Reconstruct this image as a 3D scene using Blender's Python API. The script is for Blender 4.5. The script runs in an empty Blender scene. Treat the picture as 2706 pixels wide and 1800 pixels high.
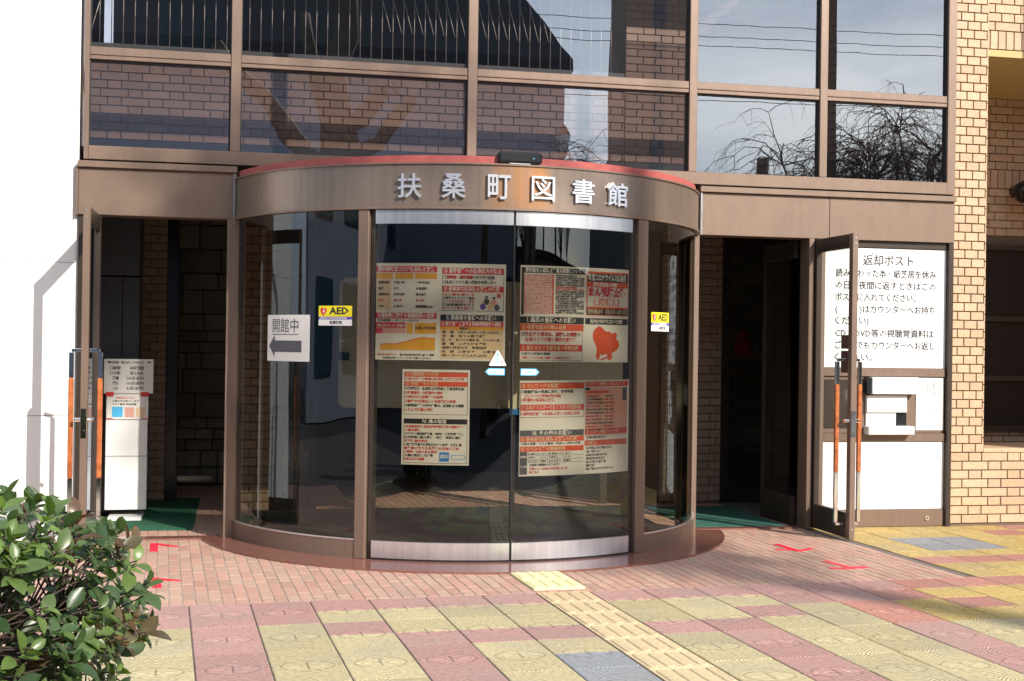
import bpy, math, random
from math import radians as rad, sin, cos, pi
from mathutils import Vector, Matrix, noise
random.seed(7)
SC = bpy.context.scene
COL = SC.collection

# ------------------------------------------------------------------ camera
cd = bpy.data.cameras.new('camera'); cam = bpy.data.objects.new('camera', cd); COL.objects.link(cam)
cd.lens = 2.5498 * 18; cd.sensor_width = 36; cd.clip_end = 3000; cd.clip_start = 0.05
PITCH, ROLL, YAW = .003, .0145, .2078
fw = Vector((sin(YAW) * cos(PITCH), cos(YAW) * cos(PITCH), sin(PITCH)))
rt = Vector((cos(YAW), -sin(YAW), 0)); up = rt.cross(fw)
r2 = rt * cos(ROLL) + up * sin(ROLL); u2 = up * cos(ROLL) - rt * sin(ROLL)
m = Matrix((r2, u2, -fw)).transposed().to_4x4(); m.translation = Vector((0, -8.9957, 1.3252))
cam.matrix_world = m; SC.camera = cam

# ------------------------------------------------------------------ sky, sun, exposure
SUN = Vector((.60, -1.0, .75)).normalized()          # from the place towards the sun
wd = bpy.data.worlds.new('World'); SC.world = wd; wd.use_nodes = True
nt = wd.node_tree; nt.nodes.clear()
wo = nt.nodes.new('ShaderNodeOutputWorld'); bg = nt.nodes.new('ShaderNodeBackground')
sky = nt.nodes.new('ShaderNodeTexSky'); sky.sky_type = 'NISHITA'; sky.sun_disc = False
sky.sun_elevation = math.asin(SUN.z); sky.sun_rotation = math.atan2(SUN.x, SUN.y); sky.dust_density = 1.5
tc = nt.nodes.new('ShaderNodeTexCoord'); mp = nt.nodes.new('ShaderNodeMapping'); mp.inputs['Scale'].default_value = (2.0, 2.0, 5.5)
no = nt.nodes.new('ShaderNodeTexNoise'); no.inputs['Scale'].default_value = 1.3; no.inputs['Detail'].default_value = 7; no.inputs['Roughness'].default_value = .55
cr = nt.nodes.new('ShaderNodeValToRGB'); cr.color_ramp.elements[0].position = .42; cr.color_ramp.elements[1].position = .66
cr.color_ramp.elements[0].color = (0.12, .12, .12, 1); cr.color_ramp.elements[1].color = (.92, .92, .92, 1)
mx = nt.nodes.new('ShaderNodeMixRGB'); mx.inputs[2].default_value = (7.6, 8.2, 9.2, 1)
L = nt.links.new
L(tc.outputs['Generated'], mp.inputs[0]); L(mp.outputs[0], no.inputs['Vector']); L(no.outputs['Fac'], cr.inputs[0])
L(cr.outputs[0], mx.inputs[0]); L(sky.outputs[0], mx.inputs[1]); L(mx.outputs[0], bg.inputs[0]); L(bg.outputs[0], wo.inputs[0])
bg.inputs[1].default_value = .14
sd = bpy.data.lights.new('sun', 'SUN'); sd.energy = 4.5; sd.angle = rad(.53); sd.color = (1, .93, .83)
so = bpy.data.objects.new('sun', sd); COL.objects.link(so); so.rotation_euler = SUN.to_track_quat('Z', 'Y').to_euler(); so.location = (6, -10, 12)
SC.view_settings.view_transform = 'Standard'; SC.view_settings.look = 'None'; SC.view_settings.exposure = .52; SC.view_settings.gamma = 1
SC.view_settings.use_curve_mapping = False
SC.render.engine = 'CYCLES'
SC.cycles.max_bounces = 10; SC.cycles.transparent_max_bounces = 16; SC.cycles.glossy_bounces = 5
SC.cycles.use_denoising = True

# ------------------------------------------------------------------ object helpers
def tag(o, label=None, cat=None, group=None, kind=None):
    if label: o['label'] = label
    if cat: o['category'] = cat
    if group: o['group'] = group
    if kind: o['kind'] = kind
    return o
def empty(name, loc, label, cat, group=None, rz=0):
    o = bpy.data.objects.new(name, None); COL.objects.link(o); o.location = loc; o.rotation_euler.z = rz
    o.empty_display_size = .1
    return tag(o, label, cat, group)
def link(name, me, parent=None, loc=None, rot=None):
    o = bpy.data.objects.new(name, me); COL.objects.link(o)
    if parent is not None:
        o.parent = parent
    if loc is not None: o.location = loc
    if rot is not None: o.rotation_euler = rot
    return o
class MB:
    """collects faces in world (or parent-local) coordinates"""
    def __init__(s): s.v = []; s.f = []; s.mi = []; s.sm = []
    def face(s, pts, mi=0, smooth=False):
        n = len(s.v); s.v += [tuple(p) for p in pts]; s.f.append(tuple(range(n, n + len(pts)))); s.mi.append(mi); s.sm.append(smooth)
    def mesh(s, vs, fs, mi=0, smooth=False, M=None):
        n = len(s.v); s.v += [tuple(M @ Vector(p)) if M else tuple(p) for p in vs]
        for f in fs: s.f.append(tuple(i + n for i in f)); s.mi.append(mi); s.sm.append(smooth)
    def box(s, x0, x1, y0, y1, z0, z1, mi=0, M=None, b=0.0):
        if b <= 0:
            vs = [(x, y, z) for z in (z0, z1) for y in (y0, y1) for x in (x0, x1)]
            s.mesh(vs, [(0, 2, 3, 1), (4, 5, 7, 6), (0, 1, 5, 4), (2, 6, 7, 3), (0, 4, 6, 2), (1, 3, 7, 5)], mi, False, M); return
        b = min(b, (x1 - x0) * .45, (y1 - y0) * .45, (z1 - z0) * .45)
        vs = []; C = [(x0, x1), (y0, y1), (z0, z1)]
        idx = {}
        for cx in (0, 1):
            for cy in (0, 1):
                for cz in (0, 1):
                    c = [C[0][cx], C[1][cy], C[2][cz]]; sg = [b if k == 0 else -b for k in (cx, cy, cz)]
                    for ax in range(3):
                        p = [c[i] + (0 if i == ax else sg[i]) for i in range(3)]
                        idx[(cx, cy, cz, ax)] = len(vs); vs.append(p)
        fs = []
        def I(a, b_, c, ax): return idx[(a, b_, c, ax)]
        for k in (0, 1):
            q = [I(k, 0, 0, 0), I(k, 1, 0, 0), I(k, 1, 1, 0), I(k, 0, 1, 0)]; fs.append(q if k else q[::-1])
            q = [I(0, k, 0, 1), I(0, k, 1, 1), I(1, k, 1, 1), I(1, k, 0, 1)]; fs.append(q if k else q[::-1])
            q = [I(0, 0, k, 2), I(1, 0, k, 2), I(1, 1, k, 2), I(0, 1, k, 2)]; fs.append(q if k else q[::-1])
        for i in (0, 1):
            for j in (0, 1):
                q = [I(i, j, 0, 0), I(i, j, 0, 1), I(i, j, 1, 1), I(i, j, 1, 0)]; fs.append(q if i != j else q[::-1])
                q = [I(i, 0, j, 2), I(i, 0, j, 0), I(i, 1, j, 0), I(i, 1, j, 2)]; fs.append(q if i != j else q[::-1])
                q = [I(0, i, j, 1), I(0, i, j, 2), I(1, i, j, 2), I(1, i, j, 1)]; fs.append(q if i != j else q[::-1])
        for i in (0, 1):
            for j in (0, 1):
                for k in (0, 1):
                    q = [I(i, j, k, 0), I(i, j, k, 1), I(i, j, k, 2)]; fs.append(q if (i + j + k) % 2 else q[::-1])
        s.mesh(vs, fs, mi, False, M)
    def arc(s, R0, R1, a0, a1, z0, z1, n, cx, cy, mi=0, smooth=False):
        """curved slab round (cx,cy); angle 0 faces -Y, positive towards +X (degrees)"""
        vs = []
        for i in range(n + 1):
            a = rad(a0 + (a1 - a0) * i / n); sx, sy = sin(a), -cos(a)
            for R, z in ((R0, z0), (R1, z0), (R1, z1), (R0, z1)): vs.append((cx + R * sx, cy + R * sy, z))
        fs = []
        for i in range(n):
            b = i * 4
            fs += [(b + 1, b + 5, b + 6, b + 2), (b + 0, b + 3, b + 7, b + 4), (b + 3, b + 2, b + 6, b + 7), (b + 0, b + 4, b + 5, b + 1)]
        fs += [(0, 1, 2, 3), (4 * n + 3, 4 * n + 2, 4 * n + 1, 4 * n)]
        s.mesh(vs, fs, mi, smooth)
    def tube(s, pts, rs, n=8, mi=0, cap=True):
        pts = [Vector(p) for p in pts]; rings = []
        ref = Vector((0, 0, 1))
        for i, p in enumerate(pts):
            d = (pts[min(i + 1, len(pts) - 1)] - pts[max(i - 1, 0)])
            d = d.normalized() if d.length > 1e-9 else Vector((0, 0, 1))
            a = d.cross(ref if abs(d.z) < .93 else Vector((1, 0, 0))).normalized(); b = d.cross(a)
            r = rs[i] if isinstance(rs, (list, tuple)) else rs
            rings.append([p + (a * cos(2 * pi * k / n) + b * sin(2 * pi * k / n)) * r for k in range(n)])
        base = len(s.v)
        for rg in rings: s.v += [tuple(q) for q in rg]
        for i in range(len(rings) - 1):
            for k in range(n):
                a = base + i * n + k; b = base + i * n + (k + 1) % n
                s.f.append((a, a + n, b + n, b)); s.mi.append(mi); s.sm.append(True)
        if cap:
            s.f.append(tuple(base + k for k in range(n))); s.mi.append(mi); s.sm.append(False)
            e = base + (len(rings) - 1) * n
            s.f.append(tuple(e + k for k in range(n))[::-1]); s.mi.append(mi); s.sm.append(False)
    def me(s, name, mats):
        me = bpy.data.meshes.new(name); me.from_pydata(s.v, [], s.f)
        for m_ in (mats if isinstance(mats, (list, tuple)) else [mats]): me.materials.append(m_)
        me.polygons.foreach_set('material_index', s.mi); me.polygons.foreach_set('use_smooth', s.sm)
        me.update(); return me
    def build(s, name, mats, parent=None, **k):
        o = link(name, s.me(name, mats), parent)
        if parent is not None: o.matrix_parent_inverse = Matrix.Translation(parent.location * -1) if parent.rotation_euler.z == 0 else (Matrix.Translation(parent.location) @ Matrix.Rotation(parent.rotation_euler.z, 4, 'Z')).inverted()
        return tag(o, **k)
def at_world(o, parent):
    o.matrix_parent_inverse = Matrix.Translation(parent.location * -1)

# ------------------------------------------------------------------ materials
def mat(name, col, rough=.5, metal=0., spec=.5, var=.0, nscale=8., bump=0., bscale=60., rnd=0., island=False, streak=0., col2=None, trans=0.):
    """Principled material: base colour, cloudy wear (var), per-object/-piece tone (rnd), fine relief (bump)"""
    m_ = bpy.data.materials.new(name); m_.use_nodes = True; n = m_.node_tree; N = n.nodes; l = n.links.new
    P = N['Principled BSDF']; P.inputs['Roughness'].default_value = rough; P.inputs['Metallic'].default_value = metal
    P.inputs['Specular IOR Level'].default_value = spec; P.inputs['Base Color'].default_value = (*col, 1)
    geo = N.new('ShaderNodeNewGeometry'); cur = None
    def rgb(c):
        r = N.new('ShaderNodeRGB'); r.outputs[0].default_value = (*c, 1); return r.outputs[0]
    cur = rgb(col)
    if col2 is not None or var or rnd or streak:
        if rnd or col2 is not None:
            oi = N.new('ShaderNodeObjectInfo')
            ad = N.new('ShaderNodeMath'); ad.operation = 'ADD'; l(oi.outputs['Random'], ad.inputs[0]); l(geo.outputs['Random Per Island'], ad.inputs[1])
            fr = N.new('ShaderNodeMath'); fr.operation = 'FRACT'; l(ad.outputs[0], fr.inputs[0])
            rv = fr.outputs[0]
            if col2 is not None:
                mm = N.new('ShaderNodeMixRGB'); l(rv, mm.inputs[0]); l(cur, mm.inputs[1]); mm.inputs[2].default_value = (*col2, 1); cur = mm.outputs[0]
            if rnd:
                m2 = N.new('ShaderNodeMath'); m2.operation = 'MULTIPLY'; l(rv, m2.inputs[0]); m2.inputs[1].default_value = 7.31
                f2 = N.new('ShaderNodeMath'); f2.operation = 'FRACT'; l(m2.outputs[0], f2.inputs[0])
                mr = N.new('ShaderNodeMapRange'); l(f2.outputs[0], mr.inputs[0]); mr.inputs[3].default_value = 1 - rnd; mr.inputs[4].default_value = 1 + rnd
                hs = N.new('ShaderNodeHueSaturation'); l(mr.outputs[0], hs.inputs['Value']); l(cur, hs.inputs['Color']); cur = hs.outputs[0]
        if var:
            nn = N.new('ShaderNodeTexNoise'); nn.inputs['Scale'].default_value = nscale; nn.inputs['Detail'].default_value = 6; l(geo.outputs['Position'], nn.inputs['Vector'])
            mr = N.new('ShaderNodeMapRange'); l(nn.outputs['Fac'], mr.inputs[0]); mr.inputs[1].default_value = .3; mr.inputs[2].default_value = .7
            mr.inputs[3].default_value = 1 - var; mr.inputs[4].default_value = 1 + var
            hs = N.new('ShaderNodeHueSaturation'); l(mr.outputs[0], hs.inputs['Value']); l(cur, hs.inputs['Color']); cur = hs.outputs[0]
        if streak:
            mp_ = N.new('ShaderNodeMapping'); mp_.inputs['Scale'].default_value = (16, 16, .8); l(geo.outputs['Position'], mp_.inputs[0])
            nn = N.new('ShaderNodeTexNoise'); nn.inputs['Scale'].default_value = 2; nn.inputs['Detail'].default_value = 4; l(mp_.outputs[0], nn.inputs['Vector'])
            mr = N.new('ShaderNodeMapRange'); l(nn.outputs['Fac'], mr.inputs[0]); mr.inputs[1].default_value = .35; mr.inputs[2].default_value = .7
            mr.inputs[3].default_value = 1 + streak * .4; mr.inputs[4].default_value = 1 - streak
            hs = N.new('ShaderNodeHueSaturation'); l(mr.outputs[0], hs.inputs['Value']); l(cur, hs.inputs['Color']); cur = hs.outputs[0]
        l(cur, P.inputs['Base Color'])
    if bump:
        nn = N.new('ShaderNodeTexNoise'); nn.inputs['Scale'].default_value = bscale; nn.inputs['Detail'].default_value = 3; l(geo.outputs['Position'], nn.inputs['Vector'])
        bp = N.new('ShaderNodeBump'); bp.inputs['Strength'].default_value = bump; bp.inputs['Distance'].default_value = .01; l(nn.outputs['Fac'], bp.inputs['Height']); l(bp.outputs[0], P.inputs['Normal'])
    m_['cur'] = 0
    return m_
def glass_mat(name, tint, refl, rough=0.0, wav=0.):
    """tinted sheet glass: what comes through is tinted, the rest is a mirror image"""
    m_ = bpy.data.materials.new(name); m_.use_nodes = True; n = m_.node_tree; N = n.nodes; l = n.links.new; N.clear()
    o = N.new('ShaderNodeOutputMaterial'); t = N.new('ShaderNodeBsdfTransparent'); t.inputs[0].default_value = (*tint, 1)
    g = N.new('ShaderNodeBsdfGlossy'); g.inputs['Roughness'].default_value = rough; g.inputs[0].default_value = (.80, .89, 1, 1)
    ge = N.new('ShaderNodeNewGeometry'); dp = N.new('ShaderNodeVectorMath'); dp.operation = 'DOT_PRODUCT'; l(ge.outputs['Incoming'], dp.inputs[0]); l(ge.outputs['Normal'], dp.inputs[1])
    ab = N.new('ShaderNodeMath'); ab.operation = 'ABSOLUTE'; l(dp.outputs['Value'], ab.inputs[0])
    om = N.new('ShaderNodeMath'); om.operation = 'SUBTRACT'; om.inputs[0].default_value = 1; l(ab.outputs[0], om.inputs[1])
    p5 = N.new('ShaderNodeMath'); p5.operation = 'POWER'; l(om.outputs[0], p5.inputs[0]); p5.inputs[1].default_value = 5
    mr = N.new('ShaderNodeMapRange'); mr.inputs[1].default_value = 0; mr.inputs[2].default_value = 1; mr.inputs[3].default_value = refl; mr.inputs[4].default_value = 1
    l(p5.outputs[0], mr.inputs[0])
    mx_ = N.new('ShaderNodeMixShader'); l(mr.outputs[0], mx_.inputs[0]); l(t.outputs[0], mx_.inputs[1]); l(g.outputs[0], mx_.inputs[2]); l(mx_.outputs[0], o.inputs[0])
    if wav:
        geo = N.new('ShaderNodeNewGeometry'); mp_ = N.new('ShaderNodeMapping'); mp_.inputs['Scale'].default_value = (1, 1, .25); l(geo.outputs['Position'], mp_.inputs[0])
        nn = N.new('ShaderNodeTexNoise'); nn.inputs['Scale'].default_value = 3.; nn.inputs['Detail'].default_value = 1; l(mp_.outputs[0], nn.inputs['Vector'])
        bp = N.new('ShaderNodeBump'); bp.inputs['Strength'].default_value = 1; bp.inputs['Distance'].default_value = wav; l(nn.outputs['Fac'], bp.inputs['Height']); l(bp.outputs[0], g.inputs['Normal'])
    return m_
M = {}
M['bronze'] = mat('bronze_aluminium', (.205, .142, .108), .42, .3, var=.06, nscale=5, bump=.02, bscale=200, streak=.08)
M['bronze_dk'] = mat('dark_bronze_aluminium', (.055, .042, .034), .35, .3, var=.1)
M['bronze_lt'] = mat('pale_bronze_aluminium', (.215, .150, .112), .4, .3, var=.06, streak=.06)
M['steel'] = mat('brushed_steel', (.72, .73, .76), .28, .85, var=.08, nscale=3, streak=.12)
M['seam'] = mat('dull_aluminium_seam', (.26, .27, .29), .5, .4, var=.2)
M['chrome'] = mat('polished_chrome', (.8, .81, .83), .08, 1.)
M['letter'] = mat('polished_letter_steel', (.78, .80, .86), .30, .75, var=.05)
M['wood'] = mat('varnished_red_wood', (.42, .13, .045), .3, var=.35, nscale=22, streak=.3)
M['red_roof'] = mat('red_waterproof_paint', (.38, .085, .075), .7, var=.15, nscale=20)
M['black'] = mat('black_plastic', (.012, .014, .016), .25)
M['rubber'] = mat('black_rubber', (.01, .01, .01), .6)
M['white_tile'] = mat('white_wall_panel', (.82, .82, .80), .45, var=.02)
M['joint_dk'] = mat('dark_mortar', (.045, .035, .03), .9)
M['mortar'] = mat('wall_mortar', (.15, .105, .075), .9, var=.1)
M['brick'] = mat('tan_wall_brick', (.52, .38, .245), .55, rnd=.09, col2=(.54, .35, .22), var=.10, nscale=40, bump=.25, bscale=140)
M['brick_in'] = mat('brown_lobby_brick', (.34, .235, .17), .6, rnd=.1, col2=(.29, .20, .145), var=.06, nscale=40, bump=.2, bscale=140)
M['stone'] = mat('grey_lobby_stone', (.20, .18, .14), .7, rnd=.25, var=.15, nscale=12, bump=.4, bscale=40)
M['soffit'] = mat('ochre_soffit_plaster', (.55, .42, .20), .9, var=.05, nscale=30, bump=.3, bscale=200)
M['board_white'] = mat('white_sign_board', (.82, .82, .82), .35, var=.01)
M['plastic_white'] = mat('white_powder_coat', (.78, .78, .77), .35)
M['paper'] = mat('white_paper', (.74, .72, .68), .7, var=.02)
M['ink'] = mat('black_print', (.02, .02, .024), .6)
M['ink_grey'] = mat('dark_grey_print', (.08, .08, .10), .6)
M['ink_red'] = mat('red_print', (.62, .035, .03), .6)
M['ink_orange'] = mat('vermilion_print', (.66, .09, .03), .6)
M['ink_amber'] = mat('amber_print', (.75, .38, .03), .6)
M['ink_cream'] = mat('cream_print', (.72, .55, .36), .6)
M['ink_pink'] = mat('pink_print', (.68, .36, .30), .6)
M['ink_white'] = mat('white_print', (.8, .78, .75), .6)
M['ink_blue'] = mat('blue_print', (.03, .22, .62), .5)
M['ink_sky'] = mat('light_blue_print', (.08, .45, .78), .5)
M['ink_purple'] = mat('purple_print', (.12, .08, .42), .5)
M['ink_yellow'] = mat('yellow_print', (.85, .72, .02), .5)
M['mat_green'] = mat('green_floor_mat', (.015, .12, .06), .95, var=.25, nscale=25, bump=.8, bscale=260)
M['mat_teal'] = mat('faded_green_floor_mat', (.03, .13, .10), .95, var=.3, nscale=12, bump=.8, bscale=260)
M['tape'] = mat('red_floor_tape', (.75, .02, .05), .5, var=.08, nscale=30)
M['granite'] = mat('polished_red_granite', (.20, .085, .065), .16, var=.16, nscale=120)
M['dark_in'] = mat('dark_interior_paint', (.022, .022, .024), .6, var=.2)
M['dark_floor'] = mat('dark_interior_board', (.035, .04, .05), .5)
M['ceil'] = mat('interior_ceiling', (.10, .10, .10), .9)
M['grey_cab'] = mat('dark_grey_cabinet', (.065, .068, .075), .38, var=.1)
M['blind'] = mat('beige_roller_blind', (.78, .72, .54), .8, var=.03)
M['rail_white'] = mat('pale_metal_rod', (.72, .68, .62), .35, .2)
M['ledge'] = mat('grey_green_ledge', (.16, .18, .18), .5)
M['slab_pink'] = None
M['paver'] = mat('terracotta_paver', (.47, .265, .205), .68, rnd=.10, col2=(.44, .30, .225), var=.14, nscale=70, bump=.5, bscale=180)
M['bed'] = mat('pavement_bedding', (.16, .13, .115), .95, var=.2, nscale=20)
M['joint_lt'] = mat('pale_joint_mortar', (.30, .26, .23), .95, var=.35, nscale=9)
M['tactile'] = mat('buff_tactile_paving', (.55, .43, .255), .7, rnd=.05, var=.16, nscale=50, bump=.3, bscale=200)
M['tact_mat'] = mat('pale_yellow_tactile_plate', (.74, .68, .36), .6, var=.08, nscale=40)
M['asphalt'] = mat('asphalt', (.06, .06, .062), .9, var=.2, nscale=3, bump=.5, bscale=150)
M['opp_wall'] = mat('slate_render_wall', (.33, .35, .41), .8, var=.08, nscale=1.5)
M['opp_roof'] = mat('dark_roof_sheet', (.045, .035, .035), .6, var=.15, streak=.3)
M['opp_glass'] = mat('blue_window_glass', (.03, .08, .11), .08)
M['concrete'] = mat('grey_concrete', (.28, .27, .26), .85, var=.12, nscale=4)
M['bark'] = mat('mottled_bark', (.13, .095, .065), .9, var=.3, nscale=9, bump=.6, bscale=30)
M['twig'] = mat('dark_twig', (.075, .05, .042), .9, var=.2)
M['wire'] = mat('black_cable', (.01, .01, .01), .7)
M['car'] = mat('black_car_paint', (.012, .014, .018), .12, .2)
M['car_glass'] = mat('car_window_glass', (.02, .022, .024), .05)
M['tyre'] = mat('tyre_rubber', (.015, .015, .015), .8)
M['lamp'] = mat('frosted_lantern_glass', (.7, .68, .6), .3)
M['red_cloth'] = mat('red_cloth', (.45, .01, .03), .8)
G_DOOR = glass_mat('smoked_door_glass', (.60, .58, .51), .075, wav=.004)
G_UP = glass_mat('bronze_window_glass', (.66, .62, .64), .25, wav=.0006)
G_LEAF = glass_mat('clear_door_glass', (.88, .89, .86), .05)

def slab_mat(name, c):
    """concrete slab with pressed fan ribs and a ring with a cross where two slabs meet"""
    m_ = mat(name, c, .82, rnd=.10, var=.20, nscale=45, spec=.3)
    n = m_.node_tree; N = n.nodes; l = n.links.new; P = N['Principled BSDF']
    geo = N.new('ShaderNodeNewGeometry'); mp_ = N.new('ShaderNodeMapping'); mp_.vector_type = 'TEXTURE'
    mp_.inputs['Location'].default_value = PAVE_O; mp_.inputs['Rotation'].default_value = (0, 0, PAVE_A)
    l(geo.outputs['Position'], mp_.inputs[0]); sx = N.new('ShaderNodeSeparateXYZ'); l(mp_.outputs[0], sx.inputs[0])
    def mt(op, a, b=None, c_=None):
        q = N.new('ShaderNodeMath'); q.operation = op
        for i, z in enumerate((a, b, c_)):
            if z is None: continue
            if isinstance(z, (int, float)): q.inputs[i].default_value = z
            else: l(z, q.inputs[i])
        return q.outputs[0]
    u = mt('SUBTRACT', mt('MODULO', mt('ADD', sx.outputs[0], 30 * PU), PU), PU / 2)
    v = mt('SUBTRACT', mt('MODULO', mt('ADD', sx.outputs[1], 60 * PV), 2 * PV), PV)
    au = mt('ABSOLUTE', u); av = mt('ABSOLUTE', v)
    rr = mt('SQRT', mt('ADD', mt('POWER', mt('DIVIDE', u, .108), 2.), mt('POWER', mt('DIVIDE', v, .075), 2.)))
    ring = mt('LESS_THAN', mt('ABSOLUTE', mt('SUBTRACT', rr, 1.)), .055)
    inside = mt('LESS_THAN', rr, 1.)
    cross = mt('MULTIPLY', mt('LESS_THAN', au, .0045), mt('LESS_THAN', av, .055))
    cross2 = mt('MULTIPLY', mt('LESS_THAN', av, .003), mt('LESS_THAN', au, .03))
    # fan ribs: diagonal direction swings from slab quarter to quarter
    wob = N.new('ShaderNodeTexNoise'); wob.inputs['Scale'].default_value = 6; l(mp_.outputs[0], wob.inputs['Vector'])
    ph = mt('ADD', mt('ADD', mt('MULTIPLY', av, 1.0), mt('MULTIPLY', mt('MULTIPLY', au, mt('SUBTRACT', mt('MULTIPLY', av, 7.), .5)), 1.)), mt('MULTIPLY', wob.outputs['Fac'], .03))
    ribs = mt('SINE', mt('MULTIPLY', ph, 2 * pi / .026))
    ribs = mt('MULTIPLY', mt('GREATER_THAN', ribs, .35), mt('SUBTRACT', 1., mt('MULTIPLY', inside, .25)))
    g = mt('MAXIMUM', mt('MAXIMUM', mt('MULTIPLY', ring, .7), mt('MULTIPLY', ribs, 1.)), mt('MAXIMUM', cross, cross2))
    bp = N.new('ShaderNodeBump'); bp.inputs['Strength'].default_value = .45; bp.inputs['Distance'].default_value = .0016; bp.invert = True
    l(g, bp.inputs['Height']); l(bp.outputs[0], P.inputs['Normal'])
    src = P.inputs['Base Color'].links[0].from_socket
    mm = N.new('ShaderNodeMixRGB'); mm.blend_type = 'MULTIPLY'; l(mt('MULTIPLY', g, .8), mm.inputs[0]); l(src, mm.inputs[1]); mm.inputs[2].default_value = (.27, .25, .24, 1)
    # grit and lichen stain
    st = N.new('ShaderNodeTexNoise'); st.inputs['Scale'].default_value = 2.6; st.inputs['Detail'].default_value = 5; l(geo.outputs['Position'], st.inputs['Vector'])
    rp = N.new('ShaderNodeMapRange'); l(st.outputs['Fac'], rp.inputs[0]); rp.inputs[1].default_value = .46; rp.inputs[2].default_value = .68; rp.inputs[3].default_value = 0; rp.inputs[4].default_value = .32
    m3 = N.new('ShaderNodeMixRGB'); l(rp.outputs[0], m3.inputs[0]); l(mm.outputs[0], m3.inputs[1]); m3.inputs[2].default_value = (.25, .235, .20, 1)
    l(m3.outputs[0], P.inputs['Base Color'])
    return m_
PAVE_A = .0528; PU, PV = .3, .268
_ca, _sa = cos(PAVE_A), sin(PAVE_A)
def pv(u, v):
    """pavement grid metres (u along the rows, v towards the building) to world XY"""
    uu, vv = u - .636, v - 2.2747
    return (uu * _ca - vv * _sa, uu * _sa + vv * _ca)
PAVE_O = (*pv(0, 0), 0)
SLAB = {'p': slab_mat('pink_pressed_slab', (.485, .285, .25)), 'y': slab_mat('yellow_pressed_slab', (.53, .455, .265)), 'g': slab_mat('grey_pressed_slab', (.30, .315, .335)),
        'gold': slab_mat('golden_pressed_slab', (.56, .41, .15)), 'salmon': slab_mat('salmon_pressed_slab', (.50, .235, .185))}

# ================================================================== THE GROUND
mb = MB(); mb.face([(-400, -400, -.03), (400, -400, -.03), (400, 400, -.03), (-400, 400, -.03)])
mb.build('ground', M['asphalt'], kind='structure')
pvm = MB()
def prism_uv(mb, u0, u1, v0, v1, z0, z1, mi=0, b=.0):
    c = [pv(u0, v0), pv(u1, v0), pv(u1, v1), pv(u0, v1)]
    ci = [pv(u0 + b, v0 + b), pv(u1 - b, v0 + b), pv(u1 - b, v1 - b), pv(u0 + b, v1 - b)]
    vs = [(x, y, z0) for x, y in c] + [(x, y, z1 - b * .6) for x, y in c] + [(x, y, z1) for x, y in ci]
    fs = [(8, 9, 10, 11)] + [(i, (i + 1) % 4, 4 + (i + 1) % 4, 4 + i) for i in range(4)] + [(4 + i, 4 + (i + 1) % 4, 8 + (i + 1) % 4, 8 + i) for i in range(4)]
    mb.mesh(vs, fs, mi)
# bedding sheet under all slabs and pavers
prism_uv(pvm, -9.0, 15.0, -4.6, 9.5, -.028, -.0065)
pavement = pvm.build('pavement', M['bed'], kind='structure')
# ---- pressed slabs
reds = {0: {0, 1}, 1: set(range(0, 14)), 2: {0, 1}, 3: {0, 2}, 4: {0} | set(range(3, 14)), 5: {0, 3}, 6: {0, 3}, 8: {0, 3, 8, 9}, 9: {0} | set(range(3, 9)),
        10: {0, 2}, 11: {0, 1}, 12: set(range(0, 9)), 13: {0, 1}, 14: {0, 2}, 15: {0, 4}, 16: {0, 3, 4}, 17: {0, 1}, 18: {0, 2}, -1: {0, 2}, -2: {0, 1, 4}, -3: {2, 3}}
slab_me = {}
def slab_object(u0, u1, v0, v1, k, tilt=True):
    w_, h_ = u1 - u0, v1 - v0; key = (k, round(w_, 3), round(h_, 3))
    if key not in slab_me:
        q = MB(); b = .004; gx, gy = .0035, .0012
        x0, x1, y0, y1 = -w_ / 2 + gx, w_ / 2 - gx, -h_ / 2 + gy, h_ / 2 - gy
        vs = [(x0, y0, -.008), (x1, y0, -.008), (x1, y1, -.008), (x0, y1, -.008), (x0, y0, -b * .6), (x1, y0, -b * .6), (x1, y1, -b * .6), (x0, y1, -b * .6),
              (x0 + b, y0 + b * .4, 0), (x1 - b, y0 + b * .4, 0), (x1 - b, y1 - b * .4, 0), (x0 + b, y1 - b * .4, 0)]
        q.mesh(vs, [(8, 9, 10, 11)] + [(i, (i + 1) % 4, 4 + (i + 1) % 4, 4 + i) for i in range(4)] + [(4 + i, 4 + (i + 1) % 4, 8 + (i + 1) % 4, 8 + i) for i in range(4)])
        slab_me[key] = q.me('paving_slab', SLAB[k])
    x, y = pv((u0 + u1) / 2, (v0 + v1) / 2)
    o = link('paving_slab', slab_me[key], pavement, (x, y, random.uniform(-.0012, .0008)), (random.uniform(-.003, .003), random.uniform(-.003, .003), PAVE_A))
    return o
mbar = None
def bars_mesh(w_, l_, nb, rows, hb, mats, base):
    q = MB(); q.box(-w_ / 2 + .002, w_ / 2 - .002, -l_ / 2 + .002, l_ / 2 - .002, -.006, base, 0, b=.003)
    for r in range(rows):
        yc = -l_ / 2 + l_ * (r + .5) / rows; L_ = l_ / rows * .88
        for i in range(nb):
            xc = -w_ / 2 + w_ * (i + .5) / nb; a = w_ / nb * .33
            out = []
            for (sx_, k0) in ((1, 0), (-1, pi)):
                for j in range(5):
                    t = k0 + pi * j / 4
                    out.append((xc + a * cos(t), yc + sx_ * (L_ / 2 - a) + a * sin(t) * 1.0))
            n = len(out)
            vs = [(x, y, base - .001) for x, y in out] + [(xc + (x - xc) * .72, yc + (y - yc) * .96, base + hb) for x, y in out]
            q.mesh(vs, [tuple(range(n, 2 * n))] + [(k, (k + 1) % n, n + (k + 1) % n, n + k) for k in range(n)])
    return q.me('tactile_block', mats)
tact = bars_mesh(.293, .279, 4, 1, .005, M['tactile'], .0)
nslab = 0
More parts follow.
